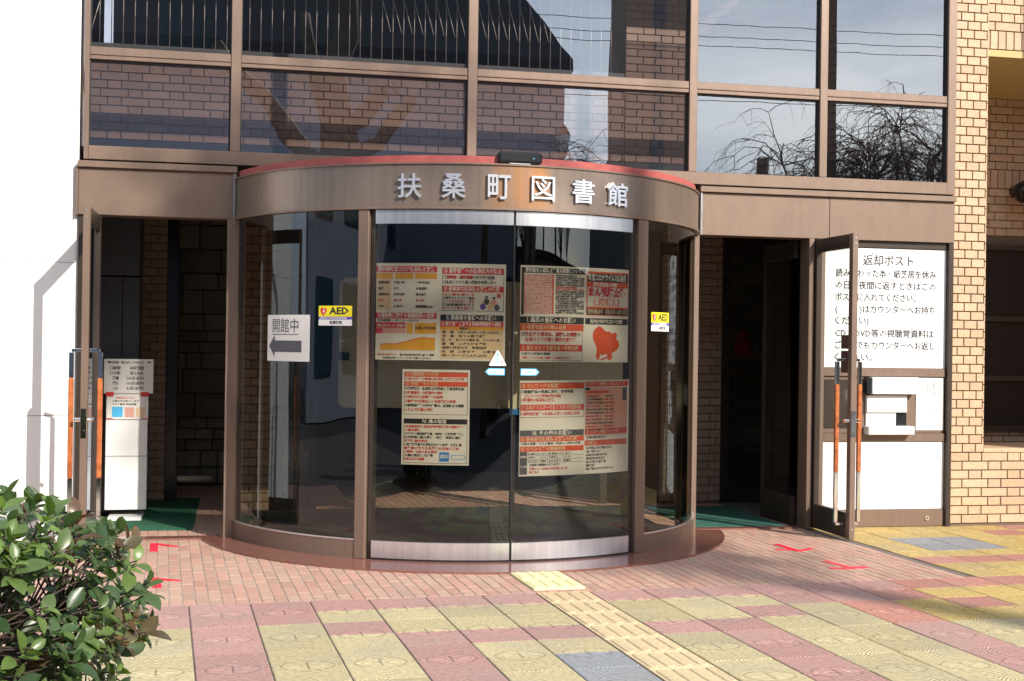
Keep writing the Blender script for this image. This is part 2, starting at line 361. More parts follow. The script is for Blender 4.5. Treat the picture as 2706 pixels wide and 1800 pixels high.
for i in range(-6, 27):
    for j in range(0, 11):
        if i == 7 and j < 11: continue
        col = 'p' if j in reds.get(i, {0} if i > 14 else {1}) else 'y'
        if i == 6 and j in (5, 6): col = 'g'
        if i > 18 and j > 0: col = 'y' if (i * 3 + j * 5) % 7 else 'p'
        if i + j * .3 > 12.5 + (i * 7 + j * 3) % 3 * .6 and j < 4: col = {'y': 'gold', 'p': 'salmon'}.get(col, col)
        slab_object(i * PU, (i + 1) * PU, -(j + 1) * PV, -j * PV, col); nslab += 1
vv = 0.0; j = 0
while vv > -2.9:
    x, y = pv(7.5 * PU, vv - .14)
    link('tactile_block', tact, pavement, (x, y, 0), (0, 0, PAVE_A)); vv -= .28
vb = [0, .23, .46, .70, .93, 1.2, 1.48, 1.74, 2.0, 2.27, 2.54]
UB = 15.75 * PU
for j in range(len(vb) - 1):
    for i in range(15, 30):
        u0, u1 = max(i * PU, UB), (i + 1) * PU
        if u1 - u0 < .08: continue
        if pv(u0, vb[j])[1] > -.02: continue
        col = 'y'
        if j == 2: col = 'p'
        if i in (17, 18) and j in (4, 5): col = 'g'
        if i >= 20 and j >= 6: col = 'p' if (i + j) % 3 else 'y'
        slab_object(u0, u1, vb[j], vb[j + 1], {'y': 'gold', 'p': 'salmon'}.get(col, col))
# ---- terracotta strip pavers in front of and inside the entrance
PW, PL_ = .0655, .232
paver_me = MB(); prism = paver_me
x0, x1, y0, y1 = -PW / 2 + .0022, PW / 2 - .0022, -PL_ / 2 + .0018, PL_ / 2 - .0018; b = .003
paver_me.mesh([(x0, y0, -.008), (x1, y0, -.008), (x1, y1, -.008), (x0, y1, -.008), (x0, y0, -b), (x1, y0, -b), (x1, y1, -b), (x0, y1, -b), (x0 + b, y0 + b, 0), (x1 - b, y0 + b, 0), (x1 - b, y1 - b, 0), (x0 + b, y1 - b, 0)],
              [(8, 9, 10, 11)] + [(i, (i + 1) % 4, 4 + (i + 1) % 4, 4 + i) for i in range(4)] + [(4 + i, 4 + (i + 1) % 4, 8 + (i + 1) % 4, 8 + i) for i in range(4)])
paver_mesh = paver_me.me('paving_brick', M['paver'])
cand = []
ncol = int((UB + 2.9) / PW)
for i in range(ncol):
    u0 = UB - (i + 1) * PW
    v = (i % 2) * PL_ / 2
    if i % 2: cand.append((u0, 0.0, PL_ / 2))
    while v < 6.3:
        cand.append((u0, v, v + PL_)); v += PL_
full = []; rest = []
for u0, v0, v1 in cand:
    x, y = pv(u0 + PW / 2, (v0 + v1) / 2)
    dd = math.hypot(x, y + 9)
    front = y < -.1 and math.hypot(x - 1.61, y - .28) > 1.80 and x > -.75
    (full if front and v1 - v0 > PL_ * .9 else rest).append((dd, u0, v0, v1))
full.sort(); rest += full[300:]; full = full[:300]
for dd, u0, v0, v1 in full:
    x, y = pv(u0 + PW / 2, (v0 + v1) / 2)
    link('paving_brick', paver_mesh, pavement, (x, y, random.uniform(-.001, .001)), (0, 0, PAVE_A))
q = MB()
for dd, u0, v0, v1 in rest:
    x, y = pv(u0 + PW / 2, (v0 + v1) / 2)
    if math.hypot(x - 1.61, y - .28) < 1.75 and y < -.2: continue
    prism_uv(q, u0 + .0022, u0 + PW - .0022, v0 + .0018, v1 - .0018, -.008, random.uniform(-.001, .0008), b=.003)
q.build('paving_brick', M['paver'], pavement, kind='stuff')
q = MB(); prism_uv(q, -2.9, UB - .001, .001, 6.3, -.0062, -.0035)
q.build('joint_bed', M['joint_lt'], pavement)

# ---- granite ring round the curved entrance and threshold strips
CX, CY, R = 1.61, .40, 1.68
q = MB(); q.arc(1.2, 1.845, -80, 80, -.01, .012, 48, 1.61, .22)
q.build('granite_plinth', M['granite']); tag(bpy.data.objects['granite_plinth'], 'curved red granite plinth round the foot of the glass drum', 'plinth')
q = MB(); q.box(-.98, -.09, -.09, .03, -.01, .010, b=.003); o = q.build('threshold', M['granite'], label='red granite threshold strip under the left open door', cat='threshold', group='granite thresholds')
q = MB(); q.box(3.27, 4.13, -.03, .06, -.01, .010, b=.003); o = q.build('threshold', M['granite'], label='thin red granite threshold strip under the right open door', cat='threshold', group='granite thresholds')
# raised yellow tactile plate in front of the doors
pl = bars_mesh(.295, .50, 4, 2, .005, M['tact_mat'], .010)
x, y = pv(7.51 * PU, .305); o = link('tactile_plate', pl, None, (x, y, .002), (0, 0, PAVE_A)); tag(o, 'raised pale yellow tactile plate on the pink bricks before the curved doors', 'tactile plate')
# tape marks
def tape(polys, label):
    q = MB()
    for k, p in enumerate(polys):
        n = len(p); z = .0035 + .0006 * k
        q.mesh([(x, y, .0005) for x, y in p] + [(x, y, z) for x, y in p], [tuple(range(n, 2 * n))] + [(i, (i + 1) % n, n + (i + 1) % n, n + i) for i in range(n)])
    q.build('tape_mark', M['tape'], label=label, cat='tape mark', group='red tape marks on the floor')
tape([[(-.512, -.56), (-.462, -.567), (-.481, -.235), (-.53, -.23)], [(-.49, -.30), (-.355, -.40), (-.345, -.375), (-.485, -.24)]], 'red tape corner on the pink bricks just outside the left door threshold')
tape([[(-.418, -1.80), (-.370, -1.80), (-.402, -1.5), (-.445, -1.5)], [(-.41, -1.56), (-.288, -1.62), (-.28, -1.595), (-.402, -1.52)]], 'red tape corner beside the bush, the nearer of the two on the left')
def strip(a, b, w_):
    a = Vector(a); b = Vector(b); d = (b - a).normalized(); n = Vector((-d.y, d.x)) * w_ / 2
    return [tuple(a - n), tuple(b - n), tuple(b + n), tuple(a + n)]
tape([strip((3.585, -.73), (3.615, -1.04), .045), strip((3.615, -1.03), (3.75, -.935), .03), strip((3.49, -.95), (3.60, -.98), .022)], 'red tape arrow on the bricks in front of the right doorway')
tape([strip((3.61, -1.43), (3.665, -1.70), .045), strip((3.52, -1.67), (3.65, -1.70), .025), strip((3.66, -1.68), (3.77, -1.66), .05)], 'red tape arrow nearest the open right door leaf, further from the doorway')

# ================================================================== BRICKWORK
def brick_run(A, B, z0, z1, bond='two', thick=.012, pitch=.0672, bl=.2185, gap=.008):
    """cells of brickwork along the segment A-B (outer face on the right-hand side of A->B turned to the viewer)"""
    A = Vector(A); B = Vector(B); Lw = (B - A).length; out = []
    n = int(round((z1 - z0) / pitch)); ph = (z1 - z0) / max(n, 1); half = bl / 2
    for r in range(n):
        s = 0.; k = 0; off = (r % 2)
        seq = []
        if bond == 'header':
            first = half if r % 2 == 0 else half / 2
            seq_l = [first] + [half] * 200
        else:
            seq_l = ([half, bl, half] if r % 2 == 0 else [bl * .75, half, bl]) ; seq_l = [seq_l[0]] + ([bl, half] if r % 2 == 0 else [half, bl]) * 80
        for l_ in seq_l:
            if s >= Lw - .01: break
            e = min(s + l_, Lw)
            if e - s > .015: out.append((s + gap / 2, e - gap / 2, z0 + r * ph + gap / 2, z0 + (r + 1) * ph - gap / 2))
            s = e
    return out
brick_cache = {}
def brick_mesh(w_, h_, material):
    key = (round(w_, 3), round(h_, 3), material.name)
    if key not in brick_cache:
        q = MB(); b = .002; d = .011; w2, h2 = key[0] / 2, key[1] / 2
        vs = [(-w2, 0, -h2), (w2, 0, -h2), (w2, 0, h2), (-w2, 0, h2), (-w2, -d + b, -h2), (w2, -d + b, -h2), (w2, -d + b, h2), (-w2, -d + b, h2),
              (-w2 + b, -d, -h2 + b), (w2 - b, -d, -h2 + b), (w2 - b, -d, h2 - b), (-w2 + b, -d, h2 - b)]
        q.mesh(vs, [(8, 9, 10, 11)] + [(i, (i + 1) % 4, 4 + (i + 1) % 4, 4 + i) for i in range(4)] + [(4 + i, 4 + (i + 1) % 4, 8 + (i + 1) % 4, 8 + i) for i in range(4)])
        brick_cache[key] = q.me('brick', material)
    return brick_cache[key]
def lay(parent, runs, material, limit=300, pri=None):
    """runs: list of (A, B, cells); individual bricks up to the limit, the others joined"""
    allc = []
    for A, B, cells in runs:
        A = Vector(A); B = Vector(B); d = (B - A).normalized(); a = math.atan2(d.y, d.x)
        for c in cells:
            mid = A + d * ((c[0] + c[1]) / 2)
            zc = (c[2] + c[3]) / 2; allc.append((pri(mid.x, mid.y, zc) if pri else math.hypot(mid.x, mid.y + 9), mid, zc, a, c[1] - c[0], c[3] - c[2]))
    allc.sort(key=lambda t: t[0])
    for t in allc[:limit]:
        _, mid, zc, a, w_, h_ = t
        o = link('brick', brick_mesh(w_, h_, material), parent, (mid.x + sin(a) * random.uniform(-.0008, .0008), mid.y, zc), (0, 0, a)); at_world(o, parent)
    if len(allc) > limit:
        q = MB()
        for _, mid, zc, a, w_, h_ in allc[limit:]:
            me_ = brick_mesh(w_, h_, material); Mx = Matrix.Translation((mid.x, mid.y, zc)) @ Matrix.Rotation(a, 4, 'Z')
            q.mesh([v.co for v in me_.vertices], [tuple(p.vertices) for p in me_.polygons], 0, False, Mx)
        q.build('brick', material, parent, kind='stuff')
def soldier(A, B, z0, z1, w_=.068, gap=.008):
    A = Vector(A); B = Vector(B); Lw = (B - A).length; n = int(Lw / w_); return [(i * w_ + gap / 2, (i + 1) * w_ - gap / 2, z0 + gap / 2, z1 - gap / 2) for i in range(n)]

# ---- the brick pier right of the sign and the low wall, recess and lintel beyond it
pier = empty('brick_pier', (5.42, 0, 0), 'tan brick pier and wall right of the white book return sign', 'brick wall')
q = MB(); q.box(5.300, 5.563, .0, .93, 0, 5.0); q.build('core', M['mortar'], pier)
runs = [((5.288, 0), (5.575, 0), brick_run((5.288, 0), (5.575, 0), .555, 4.9, 'header')),
        ((5.288, 0), (8.0, 0), brick_run((5.288, 0), (8.0, 0), .016, .555, 'two'))]
runs.append(((5.575, .004), (5.575, .9), brick_run((5.575, .004), (5.575, .9), .60, 4.9, 'header')))
lay(pier, runs, M['brick'], 300, lambda x, y, z: (0 if y < .002 else 5) + max(0, x - 5.6) + max(0, z - 3.6))
q = MB(); q.box(5.563, 8.0, 0, .55, 0, .545); q.build('low_wall_core', M['mortar'], pier)
q = MB(); q.box(5.572, 8.0, -.012, .62, .553, .585, b=.006); q.build('coping', M['brick'], pier)
q = MB(); q.box(5.28, 8, -.02, -.0005, 0, .014); q.build('base_strip', M['mortar'], pier)
rec = empty('recessed_wall', (6.3, .6, 0), 'shaded brick wall with dark window recessed beyond the tan pier', 'brick wall')
RW = .95
q = MB(); q.box(5.563, 9.0, RW, RW + .2, 0, 5.0); q.build('core', M['mortar'], rec)
runs = [((5.585, RW), (8.2, RW), brick_run((5.585, RW), (8.2, RW), 2.86, 3.46, 'two')), ((5.585, RW), (8.2, RW), soldier((5.585, RW), (8.2, RW), 2.70, 2.86)),
        ((5.585, RW), (8.2, RW), brick_run((5.585, RW), (8.2, RW), 2.30, 2.70, 'two')), ((5.585, RW), (8.2, RW), brick_run((5.585, RW), (8.2, RW), .56, .665, 'two'))]
lay(rec, runs, M['brick'], 200, lambda x, y, z: x)
win = MB(); win.box(5.66, 8.3, RW - .03, RW - .014, .70, 2.22); wo_ = win.build('window', mat('dim_window_glass', (.025, .018, .016), .45, spec=.2), rec)
fr = MB()
for z_ in (.68, 1.10, 1.60, 2.2): fr.box(5.60, 8.3, RW - .055, RW - .031, z_ - .022, z_ + .022)
fr.box(5.575, 5.66, RW - .058, RW - .012, .66, 2.22); fr.box(6.75, 6.80, RW - .057, RW - .031, .70, 2.2)
o = fr.build('window_frame', M['bronze_dk'], wo_); o.parent = wo_; o.matrix_parent_inverse = Matrix.Identity(4)
lin = empty('brick_lintel', (6.5, .1, 3.3), 'brick lintel band with upright bricks over the recess at top right', 'lintel')
q = MB(); q.box(5.58, 9.0, .10, 2.2, 3.66, 5.2); q.build('core', M['mortar'], lin)
runs = [((5.58, .10), (8.2, .10), brick_run((5.58, .10), (8.2, .10), 3.80, 4.9, 'two')), ((5.58, .10), (8.2, .10), soldier((5.58, .10), (8.2, .10), 3.655, 3.80))]
lay(lin, runs, M['brick'], 200, lambda x, y, z: x + z * .6)
q = MB(); q.box(5.576, 9.0, .09, 2.3, 3.60, 3.652); q.build('lintel_edge', M['soffit'], lin)
q = MB(); q.face([(5.58, .11, 3.598), (9, .11, 3.598), (9, RW, 3.46), (5.58, RW, 3.46)][::-1]); q.box(5.58, 9, RW - .02, RW - .001, 3.46, 3.598); q.build('soffit', M['soffit'], lin)
wing = empty('added_shade_wing', (7.3, 0, 0), 'tan brick wing wall standing out beyond the right edge', 'brick wall'); q = MB(); q.box(7.0, 7.6, -1.7, 2.2, 0, 6.5); q.build('wall', M['brick'], wing)  # out-of-view wall, added to keep the sun off the recess
# small black wall lamp at the right edge
wl = empty('wall_lamp', (6.42, RW, 2.68), 'round black lamp fixed to the shaded brick at the right edge', 'wall lamp')
q = MB(); q.tube([(6.42, RW - .012, 2.68), (6.42, RW - .07, 2.68), (6.42, RW - .17, 2.66), (6.42, RW - .24, 2.64)], [.05, .06, .10, .075], 14); q.build('lamp_body', M['black'], wl)
q = MB(); q.tube([(6.42, RW - .242, 2.64), (6.42, RW - .248, 2.64)], .06, 14); q.build('lens', M['opp_glass'], wl)

# ---- white wall on the left, running towards the street
WPH = rad(24); wx, wy = -cos(WPH), -sin(WPH)
ww = empty('white_wall', (-1.03, 0, 0), 'bright white panelled wall left of the entrance', 'wall')
def wpt(t, off, z): return (-1.03 + wx * t + off * sin(WPH), wy * t - off * cos(WPH) + .0, z)
def wbox(q, t0, t1, o0, o1, z0, z1, b=.0):
    ctr = Matrix(((wx, sin(WPH), 0, -1.03), (wy, -cos(WPH), 0, 0), (0, 0, 1, 0), (0, 0, 0, 1)))
    vs = [(t, o, z) for z in (z0, z1) for o in (o0, o1) for t in (t0, t1)]
    q.mesh(vs, [(0, 1, 3, 2), (4, 6, 7, 5), (0, 4, 5, 1), (2, 3, 7, 6), (0, 2, 6, 4), (1, 5, 7, 3)], 0, False, ctr)
q = MB(); wbox(q, .0, .93, -.35, -.012, 0, 6.2); q.build('core', M['concrete'], ww)
q = MB(); q.box(-1.5, -1.032, .002, .3, 0, 6.2); q.build('return_panel', M['white_tile'], ww)
zs = [.0, .82, 1.82, 2.82, 3.82, 4.82, 6.2]
for k in range(6):
    for t0 in (0.,):
        q = MB(); wbox(q, t0 + .002, t0 + .94, -.012, .0, zs[k] + .002, zs[k + 1] - .002); q.build('wall_panel', M['white_tile'], ww)

# ================================================================== FACADE
fac = empty('window_wall', (2.1, 0, 2.5), 'bronze framed glazing above the entrance with tall dark panes', 'window wall')
XM = [-1.0, -.063, 1.5465, 3.167, 4.18, 5.215]      # left edges of the uprights
MW = [.03, .066, .066, .06, .06, .068]
def part(name, mat_, parent, *boxes, b=.003, **k):
    q = MB()
    for bx in boxes: q.box(*bx, b=b)
    return q.build(name, mat_, parent, **k)
ZT0, ZT1, ZS0, ZS1, ZTOP = 3.160, 3.243, 2.500, 2.591, 5.6
for i, (x, w_) in enumerate(zip(XM, MW)):
    part('mullion', M['bronze'], fac, (x, x + w_, -.055, .06, ZS1 if i in (1, 2, 3, 4) else ZS0, ZTOP))
for i in range(5):
    xa, xb = XM[i] + MW[i], XM[i + 1]
    part('transom', M['bronze'], fac, (xa, xb, -.045, .05, ZT0, ZT1), (xa, xb, -.052, -.046, ZT0 + .028, ZT0 + .036))
    part('transom', M['bronze'], fac, (xa, xb, -.045, .05, 4.62, 4.70))
    for z0, z1 in ((ZS1, ZT0), (ZT1, 4.62), (4.70, ZTOP)):
        q = MB(); q.face([(xa, -.012, z0), (xb, -.012, z0), (xb, -.012, z1), (xa, -.012, z1)]); q.build('pane', G_UP, fac)
        part('gasket', M['rubber'], fac, (xa, xa + .006, -.03, -.014, z0, z1), (xb - .012, xb, -.03, -.014, z0, z1), (xa + .0065, xb - .0125, -.03, -.014, z1 - .01, z1), b=0)
part('sill_rail', M['bronze_lt'], fac, (-.969, XM[5], -.06, .06, ZS0, ZS1 - .001))
part('shadow_gap', M['rubber'], fac, (-1.0, 5.283, -.02, .05, 2.4885, 2.4995), b=0)
# header boxes
hd = empty('header_panel', (-.5, 0, 2.14), 'flat bronze header panel over the left doorway', 'header panel', 'bronze header panels')
part('panel', M['bronze_lt'], hd, (-1.03, -.012, -.05, .12, 2.137, 2.445)); part('drip_rail', M['bronze_lt'], hd, (-1.035, -.012, -.075, .12, 2.446, 2.488)); part('edge_strip', M['bronze'], hd, (-1.045, -1.031, -.058, .12, 2.13, 2.446))
hd = empty('header_panel', (4.2, 0, 2.14), 'flat bronze header panel over the right doorway and sign', 'header panel', 'bronze header panels')
part('panel', M['bronze_lt'], hd, (3.255, 4.268, -.05, .12, 2.137, 2.445)); part('panel', M['bronze_lt'], hd, (4.270, 5.286, -.05, .12, 2.137, 2.445)); part('drip_rail', M['bronze_lt'], hd, (3.255, 5.286, -.075, .12, 2.446, 2.488))
# door posts at the drum
for (x0, x1, lb) in ((-.072, .012, 'bronze door post at the left end of the glass drum'), (3.180, 3.2524, 'bronze door post at the right end of the glass drum')):
    t = empty('door_post', ((x0 + x1) / 2, 0, 0), lb, 'door post', 'door posts beside the drum')
    part('post', M['bronze'], t, (x0, x1, -.075, .09, .0, 2.1365)); part('inner_stop', M['bronze_dk'], t, (x1 + .0005 if x0 < 1 else x0 - .03, x1 + .03 if x0 < 1 else x0 - .0005, -.03, .09, .0, 2.1365))
# left jamb
part('door_jamb', M['bronze_dk'], None, (-1.028, -.985, -.03, .12, 0, 2.1365), label='dark jamb between the white wall and the left open door', cat='door jamb')
part('door_jamb', M['bronze'], None, (4.108, 4.150, -.06, .10, 0, 2.1365), label='bronze jamb between the right doorway and the book return sign', cat='door jamb')

# ================================================================== THE DRUM
drum = empty('entrance_drum', (CX, -1.28, 0), 'round glass entrance bay with bronze band and curved sliding doors', 'entrance')
def arcpart(name, mat_, parent, *a, n=24, smooth=False, **k):
    q = MB(); q.arc(*a[:6], n, CX, CY, smooth=smooth); return q.build(name, mat_, parent, **k)
stain = mat('rust_stained_bronze', (.25, .195, .16), .33, .65, var=.06, nscale=5, bump=.02, bscale=200, streak=.10)
def add_stain(m_):
    n = m_.node_tree; N = n.nodes; l = n.links.new; P = N['Principled BSDF']; src = P.inputs['Base Color'].links[0].from_socket
    geo = N.new('ShaderNodeNewGeometry'); mp_ = N.new('ShaderNodeMapping'); mp_.inputs['Scale'].default_value = (7, 7, 1.6); l(geo.outputs['Position'], mp_.inputs[0])
    nn = N.new('ShaderNodeTexNoise'); nn.inputs['Scale'].default_value = 1.5; nn.inputs['Detail'].default_value = 5; l(mp_.outputs[0], nn.inputs['Vector'])
    sp = N.new('ShaderNodeSeparateXYZ'); l(geo.outputs['Position'], sp.inputs[0])
    a = N.new('ShaderNodeMath'); a.operation = 'SUBTRACT'; l(sp.outputs[0], a.inputs[0]); a.inputs[1].default_value = 1.70
    b_ = N.new('ShaderNodeMath'); b_.operation = 'ABSOLUTE'; l(a.outputs[0], b_.inputs[0])
    mr = N.new('ShaderNodeMapRange'); l(b_.outputs[0], mr.inputs[0]); mr.inputs[1].default_value = .02; mr.inputs[2].default_value = .42; mr.inputs[3].default_value = .34; mr.inputs[4].default_value = -.25
    ad = N.new('ShaderNodeMath'); ad.operation = 'ADD'; l(mr.outputs[0], ad.inputs[0]); l(nn.outputs['Fac'], ad.inputs[1])
    rp = N.new('ShaderNodeMapRange'); l(ad.outputs[0], rp.inputs[0]); rp.inputs[1].default_value = .55; rp.inputs[2].default_value = .95; rp.inputs[4].default_value = .75
    mm = N.new('ShaderNodeMixRGB'); l(rp.outputs[0], mm.inputs[0]); l(src, mm.inputs[1]); mm.inputs[2].default_value = (.46, .20, .06, 1); l(mm.outputs[0], P.inputs['Base Color'])
    N2 = P.inputs['Metallic']; N2.default_value = .55
add_stain(stain)
AE = 76.
RF = 1.692
for a0, a1 in ((-AE, -28.9), (-28.85, 36.3), (36.35, AE + 2)):
    arcpart('band_panel', stain, drum, RF - .03, RF, a0, a1, 2.147, 2.402, n=int((a1 - a0) / 2), smooth=False)
for p in [o for o in drum.children if o.name.startswith('band_panel')]:
    for f in p.data.polygons: f.use_smooth = False
arcpart('band_lip', M['bronze_lt'], drum, RF - .05, RF + .012, -AE, AE + 2, 2.133, 2.1465, n=70)
arcpart('band_lip', M['bronze_lt'], drum, RF - .05, RF + .010, -AE, AE + 2, 2.4025, 2.412, n=70)
arcpart('roof_curb', M['red_roof'], drum, RF - .10, RF - .02, -AE, AE, 2.4125, 2.458, n=70)
q = MB(); pts = [(CX + (RF - .1) * sin(rad(a)), CY - (RF - .1) * cos(rad(a)), 2.44) for a in range(-76, 77, 4)]; q.face(pts); q.build('roof', M['red_roof'], drum)
# ceiling of the drum, soffit
q = MB(); pts = [(CX + 1.66 * sin(rad(a)), CY - 1.66 * cos(rad(a)), 2.16) for a in range(-76, 77, 4)]; q.face(pts[::-1]); q.build('ceiling', M['ceil'], drum)
def curved_glass(parent, Rr, a0, a1, z0, z1, n, mat_=G_DOOR):
    q = MB(); vs = []
    for i in range(n + 1):
        a = rad(a0 + (a1 - a0) * i / n)
        for z in (z0, z1): vs.append((CX + Rr * sin(a), CY - Rr * cos(a), z))
    q.mesh(vs, [(2 * i, 2 * i + 2, 2 * i + 3, 2 * i + 1) for i in range(n)], 0, True)
    return q.build('glass', mat_, parent)
def radial_box(q, a, r0, r1, wdt, z0, z1, mi=0, b=.003):
    Mx = Matrix.Translation((CX, CY, 0)) @ Matrix.Rotation(rad(a), 4, 'Z')
    q.box(-wdt / 2, wdt / 2, -r1, -r0, z0, z1, mi, Mx, b=b)
for a0, a1, pa_ in ((-75, -31.8, -30.8), (34.6, 76, 33.2)):
    curved_glass(drum, R - .005, a0, a1, .125, 2.135, 24)
    arcpart('base_rail', M['bronze'], drum, R - .035, R + .010, a0, a1, .012, .122, n=24)
    arcpart('glazing_bead', M['steel'], drum, R - .001, R + .013, a0, a1, .1225, .131, n=24)
for a, wd_ in ((-30.75, .070), (32.85, .095)):
    q = MB(); radial_box(q, a, R - .06, R + .016, wd_, .012, 2.134); q.build('post', M['bronze'], drum)
q = MB(); radial_box(q, -28.85, R - .07, R - .012, .03, .012, 2.134); q.build('guide_channel', M['bronze_dk'], drum); q = MB(); radial_box(q, 30.6, R - .07, R - .012, .05, .012, 2.134); q.build('guide_channel', M['bronze_dk'], drum)
arcpart('door_track', M['rubber'], drum, R - .045, R + .004, -29, 31, .0125, .020, n=30)
# curved doors: two leaves
for a0, a1, lb in ((-28.2, .55, 'left curved sliding door leaf with steel rails'), (1.05, 29.6, 'right curved sliding door leaf with steel rails')):
    Rd = R
    arcpart('door_rail', M['steel'], drum, Rd - .02, Rd + .006, a0, a1, 2.045, 2.128, n=20)
    arcpart('door_rail', M['steel'], drum, Rd - .02, Rd + .006, a0, a1, .024, .126, n=20)
    curved_glass(drum, Rd - .006, a0, a1, .126, 2.045, 24)
q = MB(); radial_box(q, .8, R - .02, R + .002, .010, .024, 2.128); q.build('meeting_seal', M['rubber'], drum)
q = MB(); q.box(-.036, -.024, -.062, -.0505, 2.137, 2.445); q.build('seam_strip', M['seam'], drum); q = MB(); q.box(3.262, 3.274, -.062, -.0505, 2.137, 2.445); q.build('seam_strip', M['seam'], drum)
# sensor box
q = MB()
Mx = Matrix.Translation((CX, CY, 0)) @ Matrix.Rotation(rad(1.7), 4, 'Z'); q.box(-.135, .135, -(RF + .02), -(RF - .06), 2.418, 2.487, 0, Mx, b=.012)
sens = empty('door_sensor', (1.66, -1.32, 2.41), 'long black door sensor on top of the curved band', 'sensor'); q.build('housing', M['black'], sens)
q = MB(); q.box(-.07, .06, -(RF + .012), -(RF - .04), 2.4125, 2.4175, 0, Mx); q.build('bracket', M['steel'], sens)
q = MB(); q.box(.075, .083, -(RF + .0215), -(RF + .0203), 2.446, 2.452, 0, Mx); q.build('status_light', M['ink_sky'], sens)

# ================================================================== LETTERING
_tc = {}
def text_geo(s, size=1., bold=0., ext=0., sp=1., res=1):
    key = (s, bold, ext, sp, res)
    if key not in _tc:
        c = bpy.data.curves.new('t', 'FONT'); c.body = s; c.extrude = ext; c.offset = bold; c.resolution_u = res; c.space_character = sp; c.align_x = 'LEFT'
        o = bpy.data.objects.new('t', c); COL.objects.link(o)
        dg = bpy.context.evaluated_depsgraph_get(); dg.update(); me_ = bpy.data.meshes.new_from_object(o.evaluated_get(dg))
        vs = [tuple(v.co) for v in me_.vertices]; fs = [tuple(p.vertices) for p in me_.polygons]
        bpy.data.objects.remove(o); bpy.data.curves.remove(c); bpy.data.meshes.remove(me_)
        xs = [v[0] for v in vs] or [0]; ys = [v[1] for v in vs] or [0]
        _tc[key] = (vs, fs, min(xs), max(xs), min(ys), max(ys))
    return _tc[key]
def put_text(q, s, x, y, w_=None, h=None, mi=0, bold=.012, z=0., sp=1.):
    """text with its lower left at x,y; fitted to width w_ and/or height h (of a full-height character)"""
    vs, fs, a, b_, c, d = text_geo(s, bold=bold, sp=sp)
    if not vs: return
    sy = h / .88 if h else None
    sx = w_ / (b_ - a) if w_ else sy
    if sy is None: sy = sx
    q.mesh([(x + (v[0] - a) * sx, y + (v[1] + .12) * sy, z) for v in vs], fs, mi)

# name of the library on the band: six polished characters
sign = empty('name_sign', (CX, -1.3, 2.2), 'polished steel library name in six characters on the curved band', 'sign')
for ch, ac, wdeg in zip('扶桑町図書館', (-20.85, -11.85, -2.7, 6.5, 15.6, 24.3), (5.1, 5., 4.8, 5.1, 5.4, 5.6)):
    vs, fs, a, b_, c, d = text_geo(ch, bold=(0 if ch == '図' else .012), ext=.06, res=2)
    q = MB(); hh = .148; ww_ = rad(wdeg) * RF * .98
    Mx = Matrix.Translation((CX, CY, 0)) @ Matrix.Rotation(rad(ac), 4, 'Z') @ Matrix.Translation((-ww_ / 2, -(RF + .012), 2.196 + (0))) @ Matrix.Rotation(pi / 2, 4, 'X')
    q.mesh([((v[0] - a) / (b_ - a) * ww_, (v[1] - c) / (d - c) * hh, v[2] * .13) for v in vs], fs, 0, False, Mx)
    q.build('letter', M['letter'], sign)

